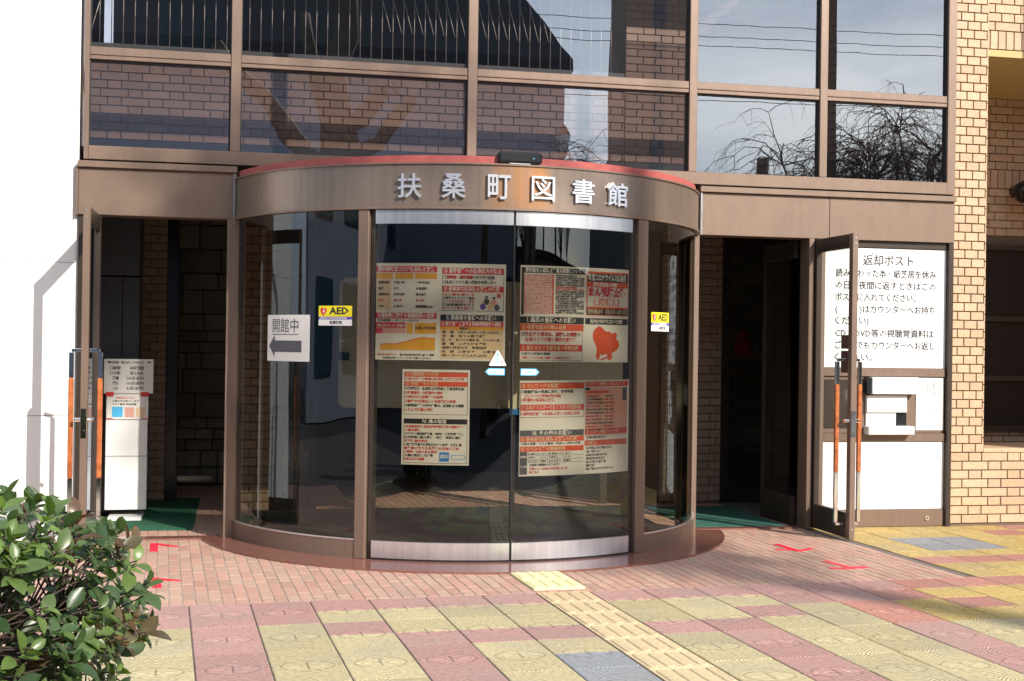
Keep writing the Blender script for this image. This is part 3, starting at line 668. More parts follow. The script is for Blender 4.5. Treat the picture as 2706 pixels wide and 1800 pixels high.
# posters on the inner face of the curved doors
INKS = ['paper', 'ink', 'ink_red', 'ink_orange', 'ink_amber', 'ink_white', 'ink_pink', 'ink_cream', 'ink_blue', 'ink_sky', 'ink_grey', 'ink_purple', 'ink_yellow']
IX = {k: i for i, k in enumerate(INKS)}
from mathutils.geometry import tessellate_polygon
def tess(pts):
    out = []
    for t in tessellate_polygon([[Vector((x, y, 0)) for x, y in pts]]):
        (ax, ay), (bx, by), (cx_, cy_) = (pts[i] for i in t)
        out.append(tuple(t) if (bx - ax) * (cy_ - ay) - (by - ay) * (cx_ - ax) > 0 else tuple(t)[::-1])
    return out
class Sheet:
    """flat layout in metres (origin bottom-left), wrapped onto a cylinder of radius Rr from angle a0"""
    def __init__(s, w_, h): s.w = w_; s.h = h; s.layers = {}
    def q(s, name):
        return s.layers.setdefault(name, MB())
    def rect(s, x0, y0, x1, y1, ink, name='print', z=1):
        q = s.q(name); n = max(1, int((x1 - x0) / .05))
        for i in range(n):
            a = x0 + (x1 - x0) * i / n; b_ = x0 + (x1 - x0) * (i + 1) / n
            q.face([(a, y0, z), (b_, y0, z), (b_, y1, z), (a, y1, z)], IX[ink])
    def frame(s, x0, y0, x1, y1, ink, t=.0025):
        s.rect(x0, y0, x1, y0 + t, ink, z=1.3); s.rect(x0, y1 - t, x1, y1, ink, z=1.3); s.rect(x0, y0 + t, x0 + t, y1 - t, ink, z=1.3); s.rect(x1 - t, y0 + t, x1, y1 - t, ink, z=1.3)
    def text(s, t, x, y, h, ink='ink', w_=None, bold=.02, z=2, sp=1.):
        put_text(s.q('lettering'), t, x, y, w_, h, IX[ink], bold, z, sp)
    def poly(s, pts, ink, z=1.5, name='print'):
        # cut into narrow upright strips so that it follows the curve of the glass
        q = s.q(name); T3 = tess(pts); W3 = .02
        for t in T3:
            tri = [pts[i] for i in t]; x = math.floor(min(p[0] for p in tri) / W3) * W3
            while x < max(p[0] for p in tri):
                poly_ = tri
                for lim, sg in ((x, 1), (x + W3, -1)):
                    out = []
                    for i in range(len(poly_)):
                        a, b_ = poly_[i], poly_[(i + 1) % len(poly_)]; ia = (a[0] - lim) * sg >= 0; ib = (b_[0] - lim) * sg >= 0
                        if ia: out.append(a)
                        if ia != ib: k = (lim - a[0]) / (b_[0] - a[0]); out.append((lim, a[1] + (b_[1] - a[1]) * k))
                    poly_ = out
                    if len(poly_) < 3: break
                if len(poly_) >= 3: q.face([(p[0], p[1], z) for p in poly_], IX[ink])
                x += W3
    def wrap(s, root, Rr, a0, z0, out=1, skew=0.):
        mats = [M[k] for k in INKS]; s.layers.setdefault('sheet', MB())
        n = 12
        for i in range(n):
            a = s.w * i / n; b_ = s.w * (i + 1) / n; s.layers['sheet'].face([(a, 0, 0), (b_, 0, 0), (b_, s.h, 0), (a, s.h, 0)], 0)
            s.layers['sheet'].face([(a, 0, -1), (a, s.h, -1), (b_, s.h, -1), (b_, 0, -1)], 0)
        for name, q in s.layers.items():
            nv = []
            for x, y, zl in q.v:
                Re = Rr + zl * .0006; a = rad(a0) + x / Rr; nv.append((CX + Re * sin(a), CY - Re * cos(a), z0 + y + skew * x))
            q.v = nv; q.sm = [False] * len(q.sm); q.build(name, mats, root)
RP = R - .012
def deg2m(a0, a1): return rad(a1 - a0) * RP

# poster A (upper left leaf, two pages wide and two tall)
root = empty('poster', (1.2, -1.2, 1.22), 'large red and amber health notice taped high inside the left door leaf', 'poster', 'notices taped inside the curved doors')
W_, H_ = deg2m(-28.1, -.8), .585
s = Sheet(W_, H_); lx = W_ * .475
s.rect(.0, H_ - .055, lx, H_ - .018, 'ink_red'); s.text('愛知県新型コロナ感染防止対策', .012, H_ - .051, .028, 'ink_white', w_=lx * .93)
s.rect(.0, H_ - .095, lx * .28, H_ - .060, 'ink_amber'); s.rect(lx * .32, H_ - .095, lx * .62, H_ - .060, 'ink_amber'); s.rect(lx * .65, H_ - .095, lx, H_ - .060, 'ink_amber')
s.rect(.005, H_ - .285, lx * .25, H_ - .10, 'ink_cream')
for cx_, rows in ((.015, ['営業時間', '短縮', '酒類提供', '終日', '人数']), (lx * .30, ['午後八時', 'まで', '提供自粛', '飲食店', '感染対策']), (lx * .66, ['一時金支給', '対象店舗', '県内全域', '協力金', '時短要請'])):
    for k, t in enumerate(rows): s.text(t, cx_, H_ - .125 - k * .036, .015, 'ink' if k != 3 else 'ink_red')
s.text('第三者認証', lx * .66, H_ - .27, .013, 'ink', w_=lx * .3)
s.rect(.0, H_ - .335, lx, H_ - .300, 'ink_red'); s.text('入場者数に関する開催制限の目安', .01, H_ - .331, .027, 'ink_white', w_=lx * .94)
s.text('対象期間 一月二十一日から', .008, H_ - .353, .013, 'ink', w_=lx * .7)
s.rect(.0, H_ - .392, lx * .50, H_ - .358, 'ink_red'); s.rect(.0, H_ - .425, lx * .5, H_ - .394, 'ink_pink'); s.rect(0, H_ - .425, lx * .12, H_ - .394, 'ink_red'); s.rect(lx * .52, H_ - .425, lx * .62, H_ - .360, 'ink_amber'); s.rect(lx * .65, H_ - .425, lx, H_ - .360, 'ink_amber')
s.text('最大 五千人 かつ 収容率', .01, H_ - .388, .018, 'ink_white', w_=lx * .46); s.text('感染防止安全計画', lx * .66, H_ - .40, .018, 'ink', w_=lx * .32)
pts = [(lx * .08, H_ - .525), (lx * .98, H_ - .525), (lx * .98, H_ - .455), (lx * .78, H_ - .450), (lx * .65, H_ - .460), (lx * .5, H_ - .478), (lx * .32, H_ - .492), (lx * .18, H_ - .490), (lx * .08, H_ - .495)]
s.poly(pts, 'ink_amber')
s.q('print').mesh([(x, y, 1.7) for x, y in pts[2:]] + [(x, y + .005, 1.7) for x, y in pts[2:]], [(i, i + 7, i + 8, i + 1) for i in range(6)], IX['ink_orange'])
s.text('※特に高い感染リスク', .01, H_ - .56, .013, 'ink_red', w_=lx * .33); s.text('国の基本的対処方針に基づく要請', lx * .42, H_ - .56, .012, 'ink', w_=lx * .55); s.text('詳細は県のページをご覧ください', .05, H_ - .578, .010, 'ink', w_=lx * .8)
rx0, rx1 = W_ * .515, W_ * .985
s.frame(rx0, H_ - .285, rx1, H_ - .025, 'ink_grey'); s.rect(rx0, H_ - .063, rx1, H_ - .025, 'ink_red'); s.text('② 高齢者等への感染拡大の防止', rx0 + .01, H_ - .058, .029, 'ink_white', w_=(rx1 - rx0) * .93)
s.text('□高齢者・基礎疾患のある方に配慮', rx0 + .01, H_ - .092, .020, 'ink', w_=(rx1 - rx0) * .82); s.text('高齢者・基礎疾患', rx0 + .028, H_ - .092, .020, 'ink_red', w_=(rx1 - rx0) * .42, z=2.6, bold=.03); s.text('□感染リスクの高い施設を利用しない', rx0 + .01, H_ - .122, .020, 'ink', w_=(rx1 - rx0) * .84)
s.rect(rx0, H_ - .170, rx1, H_ - .134, 'ink_red'); s.text('③ 基本的な感染防止対策の徹底', rx0 + .01, H_ - .166, .028, 'ink_white', w_=(rx1 - rx0) * .9)
for k, t in enumerate(['□三密を避ける', '□距離をとりマスク着用', '□こまめな手洗い・換気', '□体調管理を行う', '□三つの密を避ける']): s.text(t, rx0 + .008, H_ - .195 - k * .0205, .0155, 'ink_red' if k % 2 == 0 else 'ink', w_=(rx1 - rx0) * .50)
for k, (px, py, ink) in enumerate([(.66, .245, 'ink_purple'), (.72, .215, 'ink_grey'), (.78, .25, 'ink_cream'), (.84, .22, 'ink_pink'), (.89, .25, 'ink_grey')]):
    cx_ = rx0 + (rx1 - rx0) * px; cy_ = H_ - py
    s.poly([(cx_ + .017 * cos(t * pi / 5), cy_ - .012 + .020 * sin(t * pi / 5)) for t in range(10)], ink, z=1.5 + k * .05); s.poly([(cx_ + .009 * cos(t * pi / 4), cy_ + .016 + .009 * sin(t * pi / 4)) for t in range(8)], 'ink_grey' if k % 2 else 'ink_cream', z=1.9 + k * .02)
s.text('×', rx1 - .045, H_ - .215, .045, 'ink_red', bold=.06)
s.rect(rx0 - .008, H_ - .345, rx1, H_ - .308, 'ink'); s.text('Ⅱ. 事業者の皆様へのお願い', rx0 + .03, H_ - .341, .029, 'ink_white', w_=(rx1 - rx0) * .80)
s.rect(rx0 - .008, H_ - .380, rx1, H_ - .347, 'ink_red'); s.text('① 飲食店等に対する営業時間短縮の要請', rx0, H_ - .376, .024, 'ink_white', w_=(rx1 - rx0) * .96)
s.rect(rx0 - .008, H_ - .400, rx1, H_ - .381, 'ink_amber'); s.text('措置区域', rx0 + .11, H_ - .398, .014, 'ink')
s.rect(rx0 - .008, H_ - .572, rx1, H_ - .401, 'ink_cream')
for k, t in enumerate(['期　間　1月21日(金)~2月13日(日)', '対　象　全ての飲食店等', '区　分　あいスタ認証店　その他の店', '要　請　いずれかを選択', '　　　　酒類の提供は可・時間短縮', '内　容　21時まで　　20時まで', '　　　　同一テーブル4人以内']): s.text(t, rx0 + .004, H_ - .421 - k * .0235, .0155, 'ink', w_=(rx1 - rx0) * (.93 if k in (0, 2, 5) else .72))
s.wrap(root, RP, -28.1, 1.222, skew=0.0)

# poster B (upper right leaf)
root = empty('poster', (2.0, -1.2, 1.22), 'large notice with an orange prefecture map taped high inside the right door leaf', 'poster', 'notices taped inside the curved doors')
W_ = deg2m(2.3, 29.2); s = Sheet(W_, H_); lx = W_ * .56
s.rect(.006, H_ - .30, .022, H_ - .02, 'ink'); s.rect(.006, H_ - .045, lx - .004, H_ - .012, 'ink'); s.text('愛知県まん延防止等重点措置について', .03, H_ - .041, .025, 'ink_white', w_=lx * .85)
random.seed(3)
kan = '感染防止対策徹底要請協力店舗時間短縮営業施設利用高齢者健康観察検査受診自宅療養換気距離飲食会食移動自粛県民事業者'
for r in range(17):
    y_ = H_ - .060 - r * .0142
    s.rect(.024, y_ - .004, lx * .49, y_ + .0085, 'ink_orange' if r % 2 else 'ink_red'); s.text(''.join(random.choice(kan) for _ in range(14)), .028, y_ - .003, .0105, 'ink_white', w_=lx * .40)
    s.text(''.join(random.choice(kan) for _ in range(15 if r % 5 else 10)), lx * .52, y_ - .003, .0115, 'ink' if r != 5 and r != 6 else 'ink_red', w_=lx * (.45 if r % 5 else .33), bold=.03)
qx = lx + .004
s.rect(qx, H_ - .295, W_ - .004, H_ - .022, 'ink_orange', z=.6); s.rect(qx + .008, H_ - .085, W_ - .010, H_ - .034, 'ink'); s.text('新型コロナウイルス感染症', qx + .014, H_ - .080, .040, 'ink_white', w_=(W_ - qx) * .88)
s.rect(qx + .008, H_ - .240, W_ - .010, H_ - .120, 'paper', z=.9); s.text('愛知県独自の措置', qx + .05, H_ - .115, .024, 'ink_white', w_=(W_ - qx) * .55)
s.text('まん延防止等', qx + .012, H_ - .178, .052, 'ink_red', w_=(W_ - qx) * .88, bold=.06)
for k in range(4): s.rect(qx + .055 + k * .052, H_ - .232, qx + .055 + k * .052 + .048, H_ - .188, 'ink_orange', z=1.1); s.text('重点措置'[k], qx + .058 + k * .052, H_ - .229, .038, 'ink_white')
s.rect(qx + .002, H_ - .290, W_ - .006, H_ - .252, 'ink'); s.text('愛知県全域 1月21日~2月13日', qx + .01, H_ - .285, .028, 'ink_cream', w_=(W_ - qx) * .92)
s.rect(qx - .006, H_ - .350, W_ - .004, H_ - .312, 'ink'); s.text('県内全市町村における措置', qx + .03, H_ - .344, .024, 'ink_white', w_=(W_ - qx) * .76)
mp_pts = [(.44, .02), (.52, .05), (.58, .12), (.66, .16), (.74, .15), (.80, .21), (.90, .17), (.95, .24), (.92, .33), (.99, .40), (1.02, .50), (.97, .60), (.88, .66), (.80, .70), (.82, .80), (.76, .88), (.68, .86), (.69, .76), (.62, .72), (.54, .76), (.48, .72), (.46, .84), (.41, .88), (.37, .78), (.39, .66), (.37, .52), (.33, .44), (.29, .34), (.28, .22), (.33, .10)]
_unused = [(.50, .06), (.60, .03), (.66, .10), (.74, .16), (.85, .17), (.93, .20), (.90, .27), (.98, .32), (1.0, .42), (.96, .52), (.86, .57), (.80, .62), (.83, .74), (.78, .84), (.70, .80), (.74, .66), (.66, .63), (.56, .66), (.45, .62), (.43, .74), (.36, .66), (.36, .52), (.40, .42), (.33, .36), (.30, .25), (.34, .14), (.42, .10)]
mx0, mw, mh = qx - .03, (W_ - qx) * .85, .235
s.poly([(mx0 + p[0] * mw, H_ - .355 - p[1] * mh * 1.05) for p in mp_pts], 'ink_orange', name='map')
s.poly([(mx0 + mw * .50, H_ - .565), (mx0 + mw * .70, H_ - .545), (mx0 + mw * .72, H_ - .553), (mx0 + mw * .5, H_ - .575)], 'ink_red', name='map')
s.rect(.0, H_ - .352, lx - .012, H_ - .310, 'ink'); s.text('Ⅰ. 県民の皆様へのお願い', .045, H_ - .347, .031, 'ink_white', w_=lx * .74)
s.rect(.0, H_ - .395, lx - .014, H_ - .354, 'ink_orange'); s.text('① 不要不急の行動の自粛', .012, H_ - .390, .028, 'ink_cream', w_=lx * .66)
s.text('○外出する場合は、混雑した場所や', .010, H_ - .430, .025, 'ink', w_=lx * .90); s.text('外出する場合は、混雑した場所', .033, H_ - .430, .025, 'ink_red', w_=lx * .78, z=2.5); s.text('感染リスクが高い場所を避けて', .036, H_ - .462, .025, 'ink_red', w_=lx * .76)
s.rect(.0, H_ - .520, lx - .02, H_ - .480, 'ink_red'); s.text('② 県をまたぐ不要不急の移動自粛', .012, H_ - .515, .027, 'ink_cream', w_=lx * .86)
s.text('○対策の徹底を要請', .012, H_ - .545, .016, 'ink', w_=lx * .42); s.text('○特にリスクの高い場所への移動は控えて', .012, H_ - .570, .016, 'ink_red', w_=lx * .74); s.frame(0, H_ - .578, lx - .02, H_ - .31, 'ink_grey')
s.wrap(root, RP, 2.3, 1.222)
# poster C (lower left)
root = empty('poster', (1.2, -1.2, .59), 'tall narrow red and black notice taped low inside the left door leaf', 'poster', 'notices taped inside the curved doors')
W_ = deg2m(-22.1, -8.0); H_ = .575; s = Sheet(W_, H_); a, b_ = .012, W_ - .012
s.frame(a, H_ - .272, b_, H_ - .015, 'ink_grey'); s.rect(a, H_ - .045, b_, H_ - .015, 'ink_orange'); s.text('① 行動制限での緩和', a + .008, H_ - .042, .023, 'ink_cream', w_=.20)
s.text('○成人式等の開催は感染防止対策を徹底', a + .006, H_ - .065, .015, 'ink_red', w_=(b_ - a) * .93)
s.rect(a, H_ - .102, b_, H_ - .072, 'ink_orange'); s.text('② 学校等での対応', a + .008, H_ - .099, .023, 'ink_cream', w_=.20)
for k, (t, ink, f) in enumerate([('○健康観察・感染防止を徹底し教育活動継続', 'ink', .93), ('○時差登校、分散登校の検討', 'ink_red', .60), ('○学校外の活動等は自粛', 'ink_red', .60), ('○家庭でも規則正しい生活習慣の徹底', 'ink_red', .80), ('○修学旅行等の校外行事は、感染防止を確認', 'ink', .93), ('　した上で慎重に判断', 'ink_red', .45)]): s.text(t, a + .006, H_ - .124 - k * .0255, .0165, ink, w_=(b_ - a) * f, bold=.03)
s.rect(a, H_ - .328, b_, H_ - .297, 'ink'); s.text('Ⅳ. 県の取組', a + .115, H_ - .324, .022, 'ink_white', w_=.145, bold=.03)
s.frame(a, .010, b_, H_ - .297, 'ink_grey')
for k, (t, ink, f) in enumerate([('○感染者発生時に迅速な疫学調査を実施し検査を行う', 'ink_red', .92), ('　体制を確保', 'ink_red', .26), ('○ワクチン追加接種を県・市町村・医療機関等連携', 'ink', .93), ('　医療提供体制の整備・充実　早期に確保', 'ink', .90), ('　療養体制を強化', 'ink_red', .38), ('○自宅療養者の健康観察を行い支援　医療体制', 'ink', .90), ('　事業者に対する支援策を迅速に実施', 'ink_red', .86), ('○差別・偏見の防止啓発', 'ink_red', .52), ('　人権に配慮した行動', 'ink', .46), ('　相談窓口の設置', 'ink_red', .32)]): s.text(t, a + .006, H_ - .352 - k * .0218, .0150, ink, w_=(b_ - a) * f, bold=.03)
s.rect(a + (b_ - a) * .57, .022, a + (b_ - a) * .72, .078, 'ink_blue'); s.frame(a + (b_ - a) * .75, .035, b_ - .01, .062, 'ink_sky', .004); s.text('県民', a + (b_ - a) * .58, .04, .022, 'ink_white')
s.wrap(root, RP, -22.1, .592)
# poster D (lower right)
root = empty('poster', (2.1, -1.2, .52), 'large wrinkled red headed notice taped low inside the right door leaf', 'poster', 'notices taped inside the curved doors')
W_ = deg2m(2.5, 29.7); H_ = .580; s = Sheet(W_, H_); lx = W_ * .545
s.frame(.004, H_ - .225, lx, H_ - .012, 'ink_grey'); s.rect(.004, H_ - .050, lx, H_ - .012, 'ink_orange'); s.text('③ テレワークの推進等', .012, H_ - .045, .026, 'ink_cream', w_=lx * .60)
s.text('○接触機会の低減に向け、在宅勤務', .008, H_ - .078, .020, 'ink', w_=lx * .80); s.text('(テレワーク)や時差出勤を推進', .03, H_ - .103, .018, 'ink_red', w_=lx * .55); s.text('○職場内の感染防止対策', .008, H_ - .128, .020, 'ink_red', w_=lx * .50)
s.rect(.004, H_ - .182, lx, H_ - .146, 'ink_red'); s.text('④ 感染クラスターを防ぐための施設利用', .010, H_ - .177, .026, 'ink_cream', w_=lx * .92); s.text('○高齢者施設等の感染防止対策の徹底に注意', .008, H_ - .212, .019, 'ink_red', w_=lx * .90)
s.rect(.004, H_ - .338, lx, H_ - .302, 'ink_grey'); s.text('Ⅲ. その他のお願い', .085, H_ - .334, .027, 'ink_white', w_=lx * .60)
s.rect(.004, H_ - .372, lx, H_ - .340, 'ink_orange'); s.text('① 基本的な感染防止対策の徹底等', .010, H_ - .368, .024, 'ink_cream', w_=lx * .92); s.text('三密の回避・マスク着用・手洗い・換気の徹底', .012, H_ - .392, .015, 'ink', w_=lx * .92)
s.rect(.004, H_ - .432, lx, H_ - .400, 'ink_orange'); s.text('② イベント等の開催制限', .010, H_ - .428, .022, 'ink_cream', w_=lx * .68)
s.rect(.004, .010, .052, H_ - .433, 'ink_grey'); s.text('収容率', .008, H_ - .47, .013, 'ink_white'); s.text('その他', .008, .05, .013, 'ink_white')
for k, (x_, w2) in enumerate(((.056, .12), (.19, .15))):
    for r in range(3): s.text(['感染防止策あり', '大声なし・一〇〇%', '五千人まで・収容率'][r], x_, H_ - .452 - r * .022, .012, 'ink', w_=w2)
s.rect(.056, H_ - .458, lx, H_ - .456, 'ink_grey'); s.rect(.056, H_ - .480, lx, H_ - .478, 'ink_grey'); s.rect(.056, H_ - .500, lx, H_ - .498, 'ink_grey'); s.rect(.183, H_ - .5, .185, H_ - .433, 'ink_grey')
s.text('主催者は業種別の対策を行う', .066, .060, .014, 'ink', w_=.20); s.text('大規模イベントは感染防止安全計画を策定し県へ', .066, .036, .014, 'ink_red', w_=.26); s.text('届け出る', .066, .016, .014, 'ink_red')
rx = lx + .008; s.rect(rx, H_ - .345, W_ - .012, H_ - .045, 'ink_pink', z=.6); s.rect(rx, H_ - .040, W_ - .008, H_ - .008, 'ink_red'); s.text('⑤ 市町村への要請事項と協力依頼について', rx + .005, H_ - .035, .022, 'ink_cream', w_=(W_ - rx) * .88)
s.rect(rx, H_ - .062, rx + .035, H_ - .046, 'ink'); s.rect(rx, H_ - .082, rx + .18, H_ - .066, 'ink_orange'); s.rect(rx + .13, H_ - .27, rx + .19, H_ - .085, 'ink_cream', z=.8); s.rect(W_ - .055, H_ - .13, W_ - .02, H_ - .05, 'ink_grey')
for r in range(11): s.text(''.join(random.choice(kan) for _ in range(12)), rx + .006, H_ - .105 - r * .021, .011, 'ink_red' if r % 3 == 0 else 'ink', w_=.10 + .02 * (r % 3)); s.text(''.join(random.choice(kan) for _ in range(9)), rx + .135, H_ - .105 - r * .021, .011, 'ink_red' if r % 4 else 'ink', w_=.09)
s.rect(rx, H_ - .335, W_ - .015, H_ - .302, 'ink_red'); s.text('⑥ ワクチン検査パッケージ', rx + .01, H_ - .331, .023, 'ink_cream', w_=(W_ - rx) * .72); s.text('感染拡大期は適用しない', rx + .014, H_ - .362, .014, 'ink', w_=.15)
s.rect(rx, H_ - .405, W_ - .015, H_ - .372, 'ink_orange'); s.text('⑦ 相談窓口', rx + .01, H_ - .401, .022, 'ink_cream', w_=.08)
for r, t in enumerate(['次の相談窓口をご利用ください', '受診・相談センター', '感染拡大防止協力金の窓口', '県民相談総合窓口', '各保健所の連絡先一覧', '電話での受付', '毎日 午前九時から午後五時三十分']): s.text(t, rx + .012, H_ - .428 - r * .0215, .0145, 'ink', w_=(.20, .11, .16, .14, .15, .07, .21)[r], bold=.03)
s.wrap(root, RP, 2.5, .526, skew=.010)

# small stickers on the outer face
root = empty('warning_sticker', (1.5, -1.29, 1.19), 'white triangular warning sticker with blue exclamation mark on the left door leaf', 'sticker')
s = Sheet(.105, .095); s.layers['sheet_'] = MB(); s.poly([(.0, .006), (.004, .0), (.101, .0), (.105, .006), (.057, .093), (.048, .093)], 'ink_white', z=0, name='sheet_'); s.poly([(.047, .078), (.058, .078), (.055, .030), (.050, .030)], 'ink_sky'); s.poly([(.0525 + .006 * cos(t * pi / 4), .019 + .006 * sin(t * pi / 4)) for t in range(8)], 'ink_sky'); s.text('注', .018, .012, .018, 'ink_pink'); s.text('意', .070, .012, .018, 'ink_pink')
def wrap_ns(s, root, Rr, a0, z0):
    mats = [M[k] for k in INKS]
    for name, q in s.layers.items():
        if not q.v: continue
        q.v = [(CX + (Rr + z * .0004) * sin(rad(a0) + x / Rr), CY - (Rr + z * .0004) * cos(rad(a0) + x / Rr), z0 + y) for x, y, z in q.v]
        q.build(name.strip('_'), mats, root)
wrap_ns(s, root, R + .0005, -4.15, 1.195)
for a0, flip, lb in ((-4.95, 0, 'blue and white arrow sticker pointing left, under the warning triangle'), (2.5, 1, 'blue and white arrow sticker pointing right, on the right door leaf')):
    root = empty('arrow_sticker', (1.6, -1.29, 1.14), lb, 'sticker', 'arrow stickers on the curved doors')
    s = Sheet(.12, .042); P_ = [(0, .021), (.022, .0), (.12, .0), (.12, .042), (.022, .042)]; Q_ = [(.010, .021), (.026, .006), (.114, .006), (.114, .036), (.026, .036)]
    if flip: P_ = [(.12 - x, y) for x, y in P_][::-1]; Q_ = [(.12 - x, y) for x, y in Q_][::-1]
    s.poly(P_, 'ink_sky', z=0, name='sheet_'); s.poly(Q_, 'ink_white', z=1); s.text('自動ドア', .03, .011, .018, 'ink_sky', z=2)
    wrap_ns(s, root, R + .0005, a0, 1.138)
for a0, sx_, lb in ((-41.7, 1., 'yellow AED sticker with a red heart on the left curved glass'), (36.7, 1., 'yellow AED sticker seen edge-on on the right curved glass')):
    root = empty('aed_sticker', (CX, -1, 1.5), lb, 'sticker', 'AED stickers on the curved glass')
    w2 = .243 * (1 if a0 < 0 else .9); s = Sheet(w2, .122)
    s.rect(0, .055, w2, .122, 'ink_yellow', z=0, name='sheet_'); s.rect(0, .037, w2, .055, 'ink_purple', z=0, name='sheet_'); s.rect(0, 0, w2, .037, 'ink_white', z=0, name='sheet_')
    s.poly([(.012, .10), (.022, .112), (.036, .106), (.050, .112), (.062, .098), (.055, .078), (.036, .060), (.018, .078)], 'ink_red'); s.poly([(.040, .104), (.030, .084), (.038, .084), (.032, .066), (.048, .090), (.040, .090), (.048, .104)], 'ink_white', z=1.6); s.text('AED', .080, .064, .052, 'ink', w_=w2 * .58, bold=.03); s.text('自動体外式除細動器設置', .012, .040, .011, 'ink_white', w_=w2 * .8); s.text('設置施設', .085, .010, .018, 'ink', w_=.09)
    wrap_ns(s, root, R - .002, a0, 1.425)
# opening notice with arrow
root = empty('opening_notice', (.35, -.5, 1.2), 'white paper reading open with a dark left arrow on the left curved glass', 'notice')
W_ = rad(13.7) * 1.66; H_ = .292; s = Sheet(W_, H_)
s.text('開館中', W_ * .14, H_ - .115, .085, 'ink_grey', w_=W_ * .62, bold=.0); s.rect(W_ * .14, H_ - .126, W_ * .76, H_ - .121, 'ink_grey')
s.poly([(W_ * .05, .095), (W_ * .20, .165), (W_ * .20, .13), (W_ * .83, .13), (W_ * .83, .058), (W_ * .2, .058), (W_ * .2, .025)][::-1], 'ink_grey')
s.wrap(root, R - .002, -57.6, 1.199)

# ================================================================== OPEN DOOR LEAVES
def door_leaf(hx, side, y1, label):
    t = empty('door_leaf', (hx, 0, 0), label, 'door', 'open glass door leaves'); y0 = -.03; th = .042
    a, b2 = hx - th / 2, hx + th / 2
    part('stile', M['bronze'], t, (a, b2, y1, y1 + .055, .012, 2.13)); part('stile', M['bronze_dk'], t, (a, b2, y0 - .06, y0, .012, 2.13))
    part('rail', M['bronze_dk'], t, (a + .003, b2 - .003, y1 + .0555, y0 - .0605, 2.03, 2.129)); part('rail', M['bronze_dk'], t, (a + .003, b2 - .003, y1 + .0555, y0 - .0605, .013, .19))
    q = MB(); q.face([(hx, y1 + .055, .19), (hx, y0 - .06, .19), (hx, y0 - .06, 2.03), (hx, y1 + .055, 2.03)]); q.build('glass', G_LEAF, t)
    for sgn in (-1, 1):
        hx2 = hx + sgn * .085; yy = y1 + .085
        q = MB()
        q.box(hx2 - .014, hx2 + .014, yy - .012, yy + .012, .12, .47, b=.003); q.box(hx2 - .014, hx2 + .014, yy - .012, yy + .012, 1.08, 1.24, b=.003)
        q.box(min(hx2, hx + sgn * .021), max(hx2, hx + sgn * .021), yy - .010, yy + .010, 1.241, 1.262, b=.003); q.box(min(hx2, hx + sgn * .021), max(hx2, hx + sgn * .021), yy - .010, yy + .010, .10, .119, b=.003)
        q.box(hx2 - .010, hx2 + .010, yy - .008, yy + .008, .45, 1.10)
        h = q.build('handle', M['chrome'], t)
        q = MB(); q.box(hx2 - .015, hx2 + .015, yy - .013, yy + .013, .471, 1.079, b=.004); g_ = q.build('grip', M['wood'], h); g_.parent = h; g_.matrix_parent_inverse = Matrix.Identity(4)
    q = MB(); q.box(hx - .016, hx + .016, y1 - .003, y1 - .0005, .72, .90, b=.0); q.tube([(hx - .055, y1 + .03, .83), (hx + .055, y1 + .03, .83)], .013, 10); q.tube([(hx, y1 - .012, .76), (hx, y1, .76)], .010, 10); q.build('lock', M['chrome'], t)
    q = MB()
    for z_ in (2.10, 2.06, .08): q.tube([(hx, y1 - .003, z_), (hx, y1 - .0004, z_)], .006, 8)
    q.build('screw', M['steel'], t)
    return t
dl = door_leaf(-.900, -1, -.73, 'open bronze door leaf seen edge-on beside the white wall')
dr = door_leaf(4.175, 1, -.66, 'open bronze door leaf in front of the book return sign')
for z0, z1 in ((1.33, 1.425), (1.16, 1.315)):
    q = MB(); q.box(4.1735, 4.1744, -.585, -.46, z0, z1); q.build('sticker', mat('brown_reflection', (.12, .055, .05), .5), dr)  # brown patches painted in for a lever reflected in the leaf glass

# ================================================================== BOOK RETURN SIGN
sg = empty('book_return_sign', (4.72, 0, 0), 'big white book return sign board with slots, right of the open door', 'sign')
part('frame_stile', M['bronze'], sg, (4.205, 4.252, -.03, .03, .012, 2.1365)); part('frame_stile', M['bronze_dk'], sg, (5.245, 5.286, -.045, .03, .0, 2.1365))
part('frame_rail', M['bronze_dk'], sg, (4.253, 5.244, -.02, .03, 2.085, 2.1365)); part('frame_rail', M['bronze'], sg, (4.253, 5.244, -.022, .03, 1.125, 1.188)); part('frame_rail', M['bronze'], sg, (4.253, 5.244, -.022, .03, .64, .70))
part('back_panel', M['bronze'], sg, (4.253, 5.244, -.006, .03, .701, 1.124)); part('skirting', M['bronze'], sg, (4.253, 5.244, -.02, .03, .002, .13))
part('panel', M['board_white'], sg, (4.253, 5.244, -.010, .02, 1.189, 2.084)); part('panel', M['board_white'], sg, (4.253, 5.244, -.010, .02, .131, .639))
q = MB(); q.tube([(5.104, -.021, .063), (5.104, -.0275, .063)], .018, 12); q.tube([(5.104, -.0276, .063), (5.104, -.0295, .063)], .007, 8, mi=1); q.build('floor_bolt', [M['chrome'], M['black']], sg)
part('flap', M['bronze_dk'], sg, (4.262, 4.48, -.012, -.0065, .74, 1.10), b=0)
q = MB()
def vt(q, t, x, z, h=None, w_=None, bold=.01, mi=0, y=-.0112):
    for k_, (dx, dz) in enumerate(((0, 0), (.0022, .0004), (.0010, -.0014)) if h and h > .05 else ((0, 0),)):
        n0 = len(q.v); put_text(q, t, x + dx, z + dz, w_, h, mi, 0., 0.); q.v[n0:] = [(a, y - .0002 * k_, b) for a, b, _ in q.v[n0:]]
vt(q, 'へんきゃく', 4.575, 2.030, h=.018, w_=.115); vt(q, '返却ポスト', 4.56, 1.950, h=.076, w_=.41, bold=.008)
zz = [1.862, 1.772, 1.683, 1.594, 1.508, 1.415, 1.325, 1.236]
